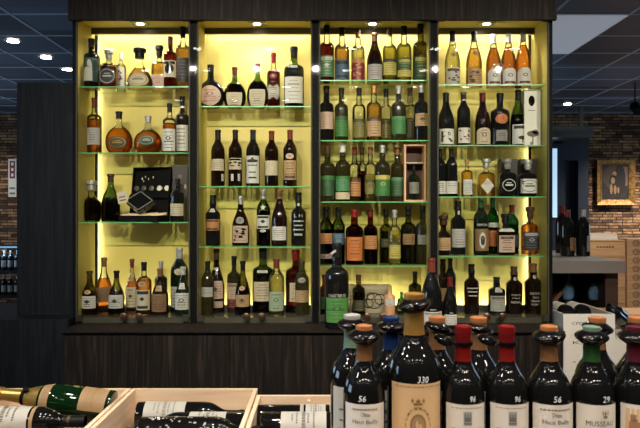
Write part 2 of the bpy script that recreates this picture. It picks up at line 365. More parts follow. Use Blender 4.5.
def make_label(S, spec, rr, name='label', parent=None):
    """spec: 'z0 z1 halfdeg colour ink deco [shape] [text]' z in percent of the height"""
    t = spec.split()
    z0, z1, hd = float(t[0])/100*S.H, float(t[1])/100*S.H, math.radians(float(t[2]))
    col, ink, deco = t[3], t[4], t[5].split('+'); shape = 'rect'; ac = 0
    for q in t[6:]:
        if q.startswith('@'): ac = math.radians(float(q[1:]))
        else: shape = q
    mb = MB(); zc, hz = (z0+z1)/2, (z1-z0)/2; e = .0005
    patch(mb, S, zc, hz, ac, hd, P(col), e, shape)
    I = P(ink); o2 = e+.0005; o3 = o2+.0004
    inner = .62 if shape in ('circ', 'dia', 'oct', 'star') else .84
    top = zc+hz*inner; bot = zc-hz*inner
    for d in deco:
        if d == 'lines':
            n = max(3, int((top-bot)/.010)); n = min(n, 6)
            for i in range(n):
                zz = top-(top-bot)*(i+.5)/n; w = hd*rr.uniform(.35, .72)*(.8 if shape != 'rect' else 1)
                patch(mb, S, zz, (top-bot)/n*rr.choice((.09, .13, .22)), ac, w, PM(col, ink), o2, nx=5, nz=1)
        elif d == 'dash':
            x = -.9
            while x < .8:
                w = rr.uniform(.10, .2); patch(mb, S, zc, hz*.6, ac+hd*(x+w/2), hd*w/2*.8, I, o2, nx=2, nz=1); x += w*1.15
        elif d == 'speck':  # pale highlights painted on as small dots
            for k in range(70):
                patch(mb, S, zc+hz*rr.uniform(-.95, .95), hz*rr.uniform(.015, .045), ac+hd*rr.uniform(-.95, .95), hd*rr.uniform(.02, .06), I, o2, nx=1, nz=1)
        elif d == 'fine':
            for q_, (zz, wf) in enumerate(((.45, .6), (.2, .35), (.0, .7), (-.3, .5), (-.5, .3))):
                x = -wf; hh_ = hz*(.08 if q_ == 2 else .035)
                while x < wf-.1:
                    w = rr.uniform(.06, .16); patch(mb, S, zc+hz*zz, hh_, ac+hd*(x+w/2), hd*w/2*.7, PM(col, ink), o2, nx=2, nz=1); x += w*1.1
        elif d == 'head':
            patch(mb, S, zc+hz*.72, hz*.16, ac, hd*.75, I, o2, nx=6, nz=1)
        elif d == 'foot':
            patch(mb, S, zc-hz*.72, hz*.14, ac, hd*.7, I, o2, nx=6, nz=1)
        elif d == 'band':
            patch(mb, S, zc+hz*.8, hz*.2, ac, hd, I, o2, nx=8, nz=1)
        elif d == 'base':
            patch(mb, S, zc-hz*.62, hz*.36, ac, hd*.98, I, o2, nx=8, nz=1)
        elif d == 'emb':
            patch(mb, S, zc+hz*.15, min(hz*.42, .010), ac, hd*.3, I, o2, 'circ'); patch(mb, S, zc+hz*.15, min(hz*.25, .006), ac, hd*.17, P(col), o3, 'circ')
        elif d == 'big':
            patch(mb, S, zc, hz*.62, ac, hd*.6, I, o2, 'circ')
        elif d == 'ring':
            patch(mb, S, zc, hz*.84, ac, hd*.84, I, o2, 'circ'); patch(mb, S, zc, hz*.76, ac, hd*.76, P(col), o3, 'circ'); patch(mb, S, zc, hz*.1, ac, hd*.5, I, o3+.0003, nx=4, nz=1)
            patch(mb, S, zc+hz*.3, hz*.06, ac, hd*.35, I, o3+.0003, nx=4, nz=1)
        elif d == 'dia':
            patch(mb, S, zc+hz*.1, min(hz*.34, .012), ac, hd*.34, I, o2, 'dia')
        elif d == 'wreath':
            patch(mb, S, zc, hz*.86, ac, hd*.86, P(ink), o2, 'circ'); patch(mb, S, zc, hz*.62, ac, hd*.60, P('goldi'), o3, 'circ'); patch(mb, S, zc, hz*.5, ac, hd*.48, P('tan'), o3+.0003, 'circ')
            for k in range(18):
                t = 2*PI*k/18; patch(mb, S, zc+hz*.93*math.cos(t), hz*.05, ac+hd*.93*math.sin(t), hd*.05, P(ink), o2, nx=1, nz=1)
            patch(mb, S, zc+hz*.05, hz*.3, ac-hd*.08, hd*.12, I, o3+.0006, 'dia'); patch(mb, S, zc-hz*.1, hz*.2, ac+hd*.15, hd*.12, I, o3+.0006, 'circ')
        elif d == 'crown':
            patch(mb, S, zc-hz*.6, hz*.25, ac, hd*.6, I, o2, nx=5, nz=1); patch(mb, S, zc, hz*.3, ac, hd*.35, I, o2, 'circ')
            for q_ in (-.75, 0, .75): patch(mb, S, zc+hz*.15, hz*.6, ac+hd*q_, hd*.2, I, o2, 'dia')
        elif d == 'castle':
            for q_ in (-.6, 0, .6): patch(mb, S, zc+hz*.1, hz*.55, ac+hd*q_, hd*.14, PM(col, ink), o2, nx=2, nz=1)
            patch(mb, S, zc-hz*.1, hz*.3, ac, hd*.8, PM(col, ink), o2, nx=4, nz=1); patch(mb, S, zc-hz*.7, hz*.12, ac, hd*.9, PM(col, ink), o2, nx=4, nz=1)
        elif d == 'tree':
            patch(mb, S, zc-hz*.35, hz*.2, ac+hd*.3, hd*.55, I, o2, 'circ'); patch(mb, S, zc-hz*.65, hz*.22, ac+hd*.3, hd*.07, I, o2, nx=2, nz=1)
        elif d == 'bird':
            patch(mb, S, zc+hz*.62, hz*.12, ac, hd*.75, I, o2, 'circ'); patch(mb, S, zc+hz*.68, hz*.2, ac, hd*.18, I, o3, 'circ')
            patch(mb, S, zc+hz*.3, hz*.04, ac, hd*.6, I, o2, nx=4, nz=1); patch(mb, S, zc-hz*.2, hz*.04, ac, hd*.45, I, o2, nx=4, nz=1); patch(mb, S, zc-hz*.6, hz*.06, ac, hd*.5, I, o2, nx=4, nz=1)
        elif d == 'fig':
            patch(mb, S, zc+hz*.32, hz*.26, ac+hd*.05, hd*.22, I, o2, 'circ'); patch(mb, S, zc-hz*.45, hz*.5, ac-hd*.1, hd*.5, I, o2, 'arch'); patch(mb, S, zc+hz*.05, hz*.35, ac+hd*.25, hd*.12, I, o2, 'circ')
        elif d == 'orn':
            for k in range(9):
                patch(mb, S, zc+hz*rr.uniform(-.7, .7), hz*rr.uniform(.06, .14), ac+hd*rr.uniform(-.7, .7), hd*rr.uniform(.1, .3), I, o2, 'circ')
        elif d.startswith('T='):
            ptext(mb, S, d[2:], zc, hz*.72, ac, hd*.72, I, o2)
        elif d.startswith('H='):
            ptext(mb, S, d[2:], zc+hz*.78, hz*.13, ac, hd*.8, I, o3)
    ob = mb.build(name, parent, True)
    return ob
def bottle(name, prof, R, H, glass, liq=None, level=.66, cap='black', cap0=.82, labels=(), sy=1, sq=None, seg=28, stopper=None, seed=0,
           label='', cat='bottle', group=None, loc=(0, 0, 0), rot=(0, 0, 0), capm=None):
    rr = random.Random(seed)
    root = empty(name, loc, label, cat, group, rot)
    S = Shape(prof, R, H, sy, sq)
    mb = MB(); mb.lathe([(r, z) for r, z in S.p], G[glass], seg, sy=sy, sq=sq, R=R); mb.build('bottle_glass', root, True)
    if liq:
        mb = MB(); k = .93; pts = [(r*k, max(z, .004*1)) for r, z in S.cut(.006, level*H)]
        mb.lathe(pts, LQ[liq], seg, sy=sy*.97, sq=sq, R=R*k); mb.build('liquid', root, True)
    if cap:
        mb = MB(); pts = S.cut(cap0*H, H, .0007); mb.lathe(pts, capm or CAPM(cap), max(16, seg//2*1), sy=1 if sy == 1 else max(sy, .9)); mb.build('capsule', root, True)
    if stopper:
        mb = MB(); r0 = S.r(.95*H)*1.25+.002; h = stopper[1]*H
        mb.lathe([(r0*.8, H-.006), (r0, H-.004), (r0*1.02, H+h*.5), (r0*.95, H+h*.9), (r0*.6, H+h), (0, H+h)], CAPM(stopper[0]), 18); mb.build('stopper', root, True)
    for i, sp in enumerate(labels):
        t = sp.split(); nm = 'label'
        if float(t[0]) > 70: nm = 'neck_label'
        elif 'circ' in t[6:] and float(t[1])-float(t[0]) < 14: nm = 'seal'
        make_label(S, sp, rr, nm, root)
    return root
# ============================================================ STRUCTURE
RX0, RX1, RY0, RY1 = -6.0, 6.0, -3.5, 9.9
mb = MB(); mb.box(RX0, RX1, RY0, RY1, -.05, 0, M['floor']); struct(mb.build('floor'))
mb = MB(); mb.box(RX0-.1, RX1+.1, RY0-.1, RY1+.1, CEIL, CEIL+.05, M['ceiling'])
k = 0
for i in range(-10, 11):
    mb.box(i*.6-.012, i*.6+.012, RY0, RY1, CEIL-.004, CEIL+.001, M['grid'])
y = .56
j = math.ceil((RY0)/.6)
while j*.6+.16 < RY1:
    mb.box(RX0, RX1, j*.6+.16-.012, j*.6+.16+.012, CEIL-.0035, CEIL+.001, M['grid']); j += 1
struct(mb.build('ceiling'))
mb = MB(); mb.box(RX0-.1, RX1+.1, RY1, RY1+.12, 0, CEIL, M['stone']); struct(mb.build('wall_back'))
# left wall with the shop window opening (Y 0..2.6, Z .9..2.5)
mb = MB(); x0, x1 = RX0-.12, RX0
mb.box(x0, x1, RY0, 0, 0, CEIL, M['plaster']); mb.box(x0, x1, 2.6, 5.0, 0, CEIL, M['plaster']); mb.box(x0, x1, 8.2, RY1, 0, CEIL, M['plaster']); mb.box(x0, x1, 5.0, 8.2, 0, .9, M['plaster']); mb.box(x0, x1, 5.0, 8.2, 2.5, CEIL, M['plaster'])
mb.box(x0, x1, 0, 2.6, 0, .9, M['plaster']); mb.box(x0, x1, 0, 2.6, 2.5, CEIL, M['plaster']); struct(mb.build('wall_left'))
mb = MB()
for a, b_, c, d in ((0, .06, .9, 2.5), (1.27, 1.33, .9, 2.5), (2.54, 2.6, .9, 2.5)): mb.box(x0+.02, x1+.01, a, b_, c, d, M['blackmetal'])
mb.box(x0+.02, x1+.01, .06, 2.54, .9, .96, M['blackmetal']); mb.box(x0+.02, x1+.01, .06, 2.54, 2.44, 2.5, M['blackmetal'])
mb.box(x0+.05, x0+.058, .06, 2.54, .96, 2.44, M['pane']); struct(mb.build('window_1'))
mb = MB(); mb.box(x0+.05, x0+.058, 5.0, 8.2, .9, 2.5, M['pane'])
for yy in (5.0, 6.57, 8.14): mb.box(x0+.03, x0+.09, yy, yy+.06, .9, 2.5, M['blackmetal'])
struct(mb.build('window_4'))  # added unseen window, there to light the rear ceiling
light('AREA', 'daylight', (RX0-.3, 1.3, 1.7), DAY, (.55, .75, 1), (0, -PI/2, 0), 1.5, 2.4)
mb = MB(); mb.box(RX1, RX1+.12, RY0, 5.0, 0, CEIL, M['plaster']); mb.box(RX1, RX1+.12, 8.2, RY1, 0, CEIL, M['plaster']); mb.box(RX1, RX1+.12, 5.0, 8.2, 0, .9, M['plaster']); mb.box(RX1, RX1+.12, 5.0, 8.2, 2.5, CEIL, M['plaster']); struct(mb.build('wall_right'))
mb = MB(); mb.box(RX1+.05, RX1+.058, 5.0, 8.2, .9, 2.5, M['pane'])
for yy in (5.0, 6.57, 8.14): mb.box(RX1+.03, RX1+.09, yy, yy+.06, .9, 2.5, M['blackmetal'])
struct(mb.build('window_3'))  # unseen counterpart on the right wall, added for the same rear light
light('AREA', 'daylight', (RX1+.3, 6.6, 1.7), DAY*.4, (.5, .72, 1), (0, PI/2, 0), 1.5, 3.0)  # added lamp behind the made-up right window
light('AREA', 'daylight', (RX0-.3, 6.6, 1.7), DAY*.8, (.5, .72, 1), (0, -PI/2, 0), 1.5, 3.0)  # added lamp, grazes the rear ceiling through the made-up left window
mb = MB(); mb.box(RX0, RX1, RY0-.12, RY0, 0, CEIL, M['plaster']); struct(mb.build('wall_front'))
# blue wall and door at the right rear
mb = MB(); xa, xb = 2.6, X(587, 9.6)
mb.box(xa, X(562, 9.6), 9.55, 9.88, 0, 2.55, M['bluewall']); mb.box(X(577, 9.6), xb, 9.55, 9.88, 0, 2.72, M['bluewall'])
mb.box(X(562, 9.6), X(577, 9.6), 9.55, 9.88, 2.3, 2.72, M['bluewall']); struct(mb.build('trim_1'))
mb = MB(); mb.box(X(562, 9.6)+.003, X(577, 9.6)-.003, 9.68, 9.73, 0, 2.297, M['bluewall']); dd = struct(mb.build('door_1'))
mb = MB(); mb.box(X(573, 9.6), X(573, 9.6)+.02, 9.63, 9.68, 1.0, 1.14, M['steel']); mb.build('door_handle', dd)
mb = MB(); xm = X(557, 9.5); mb.box(xm-.16, xm+.05, 9.5, 9.55, .9, 2.5, M['bluewall']); mb.box(xm-.13, xm-.005, 9.48, 9.5, 1.45, 2.47, M['daypane']); struct(mb.build('window_2'))
mb = MB(); mb.box(X(540, 9.2), X(587, 9.2), 9.0, 9.48, Z(139, 9.2), Z(128, 9.2), M['greymetal']); mb.box(2.85, 2.9, 9.2, 9.25, Z(128, 9.2), CEIL-.002, M['greymetal']); mb.box(X(580, 9.2), X(580, 9.2)+.05, 9.2, 9.25, Z(128, 9.2), CEIL-.002, M['greymetal']); mb.box(X(540, 9.2), X(587, 9.2), 8.98, 9.0, Z(137, 9.2), Z(133, 9.2), M['steel'])
tag(mb.build('air_curtain'), 'long grey metal air curtain unit above the blue doorway', 'air curtain')
# pale lit ceiling panel at right
mb = MB(); mb.box(1.21, 2.39, 4.97, 6.15, CEIL-.012, CEIL-.005, M['panelglow']); tag(mb.build('ceiling_light_panel'), 'large pale bluish square light panel in the dark ceiling at right', 'ceiling light')

# ceiling spots
def spot_fix(x, y, power, label, size=.045, cone=math.radians(120), tilt=0):
    r = empty('ceiling_spotlight', (x, y, CEIL-.004), label, 'ceiling light', 'recessed ceiling spotlights')
    mb = MB(); mb.lathe([(.05, -.004), (.066, -.006), (.068, 0)], M['steel'], 24, caps=False); mb.build('trim_ring', r, True)
    mb = MB(); mb.lathe([(.0, -.0035), (.05, -.0035), (.05, -.001)], M['lampglow'], 24); mb.build('lamp_lens', r, True)
    if power: light('SPOT', 'spot_lamp', (x, y, CEIL-.03), power, WARM, (0, 0, 0), size, spot=cone, blend=.7)
    return r
vis = [(X(13, 5.73), 5.73, 8, 'recessed spotlight in dark ceiling, leftmost and nearest of the left three'), (X(46, 6.32), 6.32, 8, 'recessed spotlight in dark ceiling, middle of the left three'),
       (X(67, 6.84), 6.84, 8, 'recessed spotlight in dark ceiling, beside the display case top'), (X(567, 9.1)-.03, 9.0, 10, 'recessed spotlight in ceiling before the blue doorway')]
for x, y, p, l in vis: spot_fix(x, y, p, l)
gl = 'recessed warm spotlight in the shop ceiling above the counter'
for x in (-1.9, -1.15, -.4, .35, 1.1, 1.85):
    for y in (-1.6, -.7, .2, 1.1):
        spot_fix(x+rnd.uniform(-.08, .08), y, ROOM_SPOT, 'warm ceiling spotlight above the counter, '+{-1.6: 'rearmost', -.7: 'third', .2: 'second', 1.1: 'front'}[y]+' row, '+{-1.9: 'first', -1.15: 'second', -.4: 'third', .35: 'fourth', 1.1: 'fifth', 1.85: 'sixth'}[x]+' from left')
def track(x, y, tgt, power, label, z=CEIL-.16, cone=58):
    d = (Vector(tgt)-Vector((x, y, z))).normalized()
    r = empty('track_spotlight', (x, y, CEIL-.004), label, 'spotlight', 'track spotlights aimed at the display cases')
    mb = MB(); mb.lathe([(.03, -.006), (.03, 0)], M['blackmetal'], 16); mb.lathe([(.008, z-CEIL+.03), (.008, -.004)], M['blackmetal'], 10); mb.build('stem', r)
    T = Matrix.Translation((0, 0, z-CEIL+.004)) @ d.to_track_quat('-Z', 'Y').to_matrix().to_4x4()
    mb = MB(); mb.lathe([(.0, .06), (.03, .06), (.042, .04), (.042, -.05), (.038, -.05), (.038, -.034), (0, -.034)], M['black'], 20, T); mb.build('lamp_head', r, True)
    mb = MB(); mb.lathe([(0, -.036), (.022, -.036), (.022, -.034)], M['trackglow'], 20, T); mb.build('lamp_lens', r, True)
    p = Vector((x, y, z))+d*.05
    light('SPOT', 'track_lamp', p, power, WARM, d.to_track_quat('-Z', 'Y').to_euler(), .02, spot=math.radians(cone), blend=.8)
for i, x in enumerate((-1.2, -.60, -.04, 1.087, 1.69)):
    track(x, 1.0, (x*.75, 3.7, 1.55), ACCENT, 'black track spotlight aimed at the display cases, '+['leftmost', 'second from left', 'middle', 'fourth from left', 'rightmost'][i])
for x in (4.75, 5.55): spot_fix(x, 8.75, 260, 'recessed spotlight washing the stone wall, '+('nearer the picture' if x < 5 else 'farther right'))
spot_fix(-5.2, 9.1, 60, 'recessed spotlight washing the stone wall at far left')
spot_fix(3.0, 5.4, 150, 'recessed spotlight over the stamped crates')
spot_fix(1.9, 2.8, 45, 'recessed spotlight above the white cartons')
r = empty('track_spotlight', (X(635, 7.6), 7.6, CEIL-.0), 'small black adjustable spotlight hanging below ceiling at the right edge', 'spotlight')
mb = MB(); mb.lathe([(.03, -.005), (.03, 0)], M['blackmetal'], 16); mb.lathe([(.008, -.22), (.008, -.004)], M['blackmetal'], 10); mb.build('stem', r)
mb = MB(); T = Matrix.Translation((0, 0, -.28)) @ Matrix.Rotation(-.9, 4, 'X'); mb.lathe([(.0, -.1), (.055, -.1), (.055, .03), (.03, .06), (0, .06)], M['black'], 20, T); mb.build('lamp_head', r, True)

M['edge'] = mat('dull_edge_profile', C(70, 68, 62), .7, .2, spec=.2)
# ============================================================ DISPLAY CASES
YG = 3.55; YB = 3.86; ZF = .925; ZT = 2.60
UX = [X(p, YG) for p in (72.5, 193.5, 315.5, 433.8, 552.5)]
SHELF = [[86.8, 153, 222.5], [106.5, 186.6, 247], [80.4, 140.6, 202, 266], [84.8, 145.5, 197, 256.3]]
CASE = ['leftmost case', 'second case', 'third case', 'rightmost case']
YS = 3.60
SZ = [[Z(y-.5, YS) for y in s] for s in SHELF]
for u in range(4):
    a, b_ = UX[u], UX[u+1]
    n_ = len(SHELF[u])
    r = empty('display_case', ((a+b_)/2, YG, ZF-.03), ['glass fronted lime backed display case of spirits, leftmost, beside the dark column', 'lime backed display case of squat dark armagnac flasks, second from the left',
        'lime backed display case of green labelled liqueurs, third from the left', 'lime backed display case of port and rosy wines, the rightmost'][u], 'display case', 'glass fronted display cases')
    ox, oy, oz = r.location; w = (b_-a)/2; t = .018
    def B(x0, x1, y0, y1, z0, z1, m, mbx, front=None): mbx.box(x0, x1, y0-oy, y1-oy, z0-oz, z1-oz, m, front=front)
    mb = MB(); B(-w+t, w-t, YB, YB+.012, ZF, ZT, M['lime'], mb); mb.build('back_panel', r)
    for s in (-1, 1):
        mb = MB(); B(min(s*w, s*(w-t)), max(s*w, s*(w-t)), YG+.012, YB+.012, ZF-.03, ZT+.03, M['black'], mb)
        xi = s*(w-t); B(min(xi, xi-s*.002), max(xi, xi-s*.002), YG+.03, YB, ZF, ZT, M['lime'], mb); mb.build('side_panel', r)
    mb = MB(); B(-w, w, YG+.005, YB+.012, ZF-.03, ZF, M['cfloor'], mb); mb.build('base_panel', r)
    mb = MB(); B(-w+t, w-t, YG+.012, YB+.012, ZT, ZT+.03, M['lime'], mb)
    mb.build('top_panel', r)
    # front face frame
    mb = MB(); f = .019
    B(-w, -w+f, YG, YG+.012, ZF-.03, ZT+.03, M['black'], mb); B(w-f, w, YG, YG+.012, ZF-.03, ZT+.03, M['black'], mb)
    mb.build('front_frame', r)
    mb = MB()
    for s in (-1, 1):
        xi = s*(w-f-.004); B(xi-.0035, xi+.0035, YG-.003, YG+.012, ZF, ZT, M['edge'], mb)
    mb.build('pane_edge_strip', r)
    # aluminium valance hiding the led strip
    mb = MB(); B(-w+t+.002, w-t-.002, YB-.075, YB-.06, ZT-.035, ZT, M['greymetal'], mb); mb.build('valance', r)
    mb = MB(); B(-w+t+.004, w-t-.004, YB-.056, YB-.046, ZT-.010, ZT, M['led'], mb); mb.build('led_strip', r)
    light('AREA', 'led_top', (ox, YB-.05, ZT-.014), LED_TOP, LEDC, (math.radians(12), 0, 0), 2*w-.06, .012)
    mb = MB(); B(-w+t+.002, w-t-.002, YB-.062, YB-.05, ZF, ZF+.034, M['greymetal'], mb); mb.build('bottom_rail', r)
    light('AREA', 'led_bottom', (ox, YB-.034, ZF+.012), LED_BOT, LEDC, (math.radians(180-12), 0, 0), 2*w-.06, .012)
    for s in ((-1,) if u == 0 else (1,) if u == 3 else ()):
        x = s*(w-t-.018)
        mb = MB(); B(x-.007, x+.007, YB-.04, YB-.026, ZF+.034, ZT-.032, M['blackmetal'] , mb); mb.build('shelf_upright', r)
        if (u == 0 and s < 0) or (u == 3 and s > 0):
            mb2 = MB(); 
            light('AREA', 'led_side', (ox+s*(w-t-.012), YB-.014, (ZF+ZT)/2), LED_SIDE, LEDC, (0, 0, 0), ZT-ZF-.1, .012).rotation_euler = Euler((0, s*PI/2, 0))
    # downlight
    mb = MB(); T = Matrix.Translation((0, YG+.14-oy, ZT-oz)); mb.box(-.05, .05, -.028, .028, -.004, 0, M['steel'], T); mb.lathe([(0, -.006), (.022, -.006), (.022, -.003)], M['caseglow'], 20, T); mb.build('downlight', r)
    light('SPOT', 'case_lamp', (ox, YG+.14, ZT-.02), CASE_SPOT, WARM, (0, 0, 0), .02, spot=math.radians(150), blend=.6)
    # shelves
    for z in SZ[u]:
        mb = MB(); B(-w+t+.001, w-t-.001, YS, YB-.05, z-.006, z, M['shelfglass'], mb, M['shelfedge']); mb.build('glass_shelf', r)
    # doors
    for s in (-1, 1):
        x0, x1 = (-w+.004, -.0015) if s < 0 else (.0015, w-.004)
        mb = MB(); B(x0, x1, YG-.010, YG-.005, ZF-.022, ZT+.02, M['pane'], mb); 
        d = mb.build('glass_door', r)
        mb = MB(); xe = -.0015 if s < 0 else .0015-.0012
        B(xe if s < 0 else .0003, (xe+.0012) if s < 0 else .0015, YG-.010, YG-.005, ZF-.022, ZT+.02, M['pane'], mb); mb.build('door_edge', d)
        kx = s*.042
        mb = MB(); T = Matrix.Translation((kx, YG-.010-oy, ZF+.012-oz)) @ Matrix.Rotation(PI/2, 4, 'X')
        mb.lathe([(.007, 0), (.007, .012), (.017, .016), (.020, .024), (.018, .032), (.009, .036), (0, .036)], M['bronze'], 20, T); mb.build('knob', d, True)
        for zz, mm in ((ZT-.035, 'blackmetal'), (ZF-.018, 'steel')):
            mb = MB(); B(s*(w-.040)-.016, s*(w-.040)+.016, YG-.016, YG-.001, zz, zz+.035, M[mm], mb); mb.build('hinge', d)
# fascia above and outer frame
fx0, fx1 = X(70, 3.53), X(555, 3.53)
mb = MB(); mb.box(fx0, fx1, 3.50, 3.53, Z(19.5, 3.50), CEIL-.006, M['darkwood']); mb.box(fx0, fx1, 3.53, 3.9, 2.635, CEIL-.006, M['darkwood']); tag(mb.build('fascia_panel'), 'dark wood fascia running above the display cases up to the ceiling', 'panel')
# column panel at left
mb = MB(); cx0, cx1 = X(17, 3.58), UX[0]-.004
mb.box(cx0, cx1, 3.58, 4.0, .932, Z(82.5, 3.58), M['bluewood']); tag(mb.build('side_cabinet'), 'tall plain blue black wooden cabinet left of the display cases', 'cabinet')
mb = MB(); mb.box(X(0, 3.5)-1.0, -1.36, 3.46, 4.1, .0, .93, M['bluewood']); tag(mb.build('low_counter'), 'low blue black counter under the tall plain cabinet at left', 'counter')
# sideboard with six doors and its worktop
r = empty('sideboard', (-.037, 3.34, 0), 'long dark stained oak base cabinet with plain doors below the display cases', 'cabinet')
mb = MB(); mb.box(-1.298, 1.297, .0, .56, .0, .885, M['black']); mb.build('carcass', r)
dx = [-1.298+i*2.595/6 for i in range(7)]
for i in range(6):
    mb = MB(); mb.box(dx[i]+.0015, dx[i+1]-.0015, -.02, -.001, .06, .882, M['darkwood']); mb.build('door', r)
mb = MB(); mb.box(-1.342, 1.265, 3.30, 3.905, .887, .894, M['darkwood']); mb.v = [(a_+.037, b_-3.34, c_) for a_, b_, c_ in mb.v]; mb.build('worktop', r)

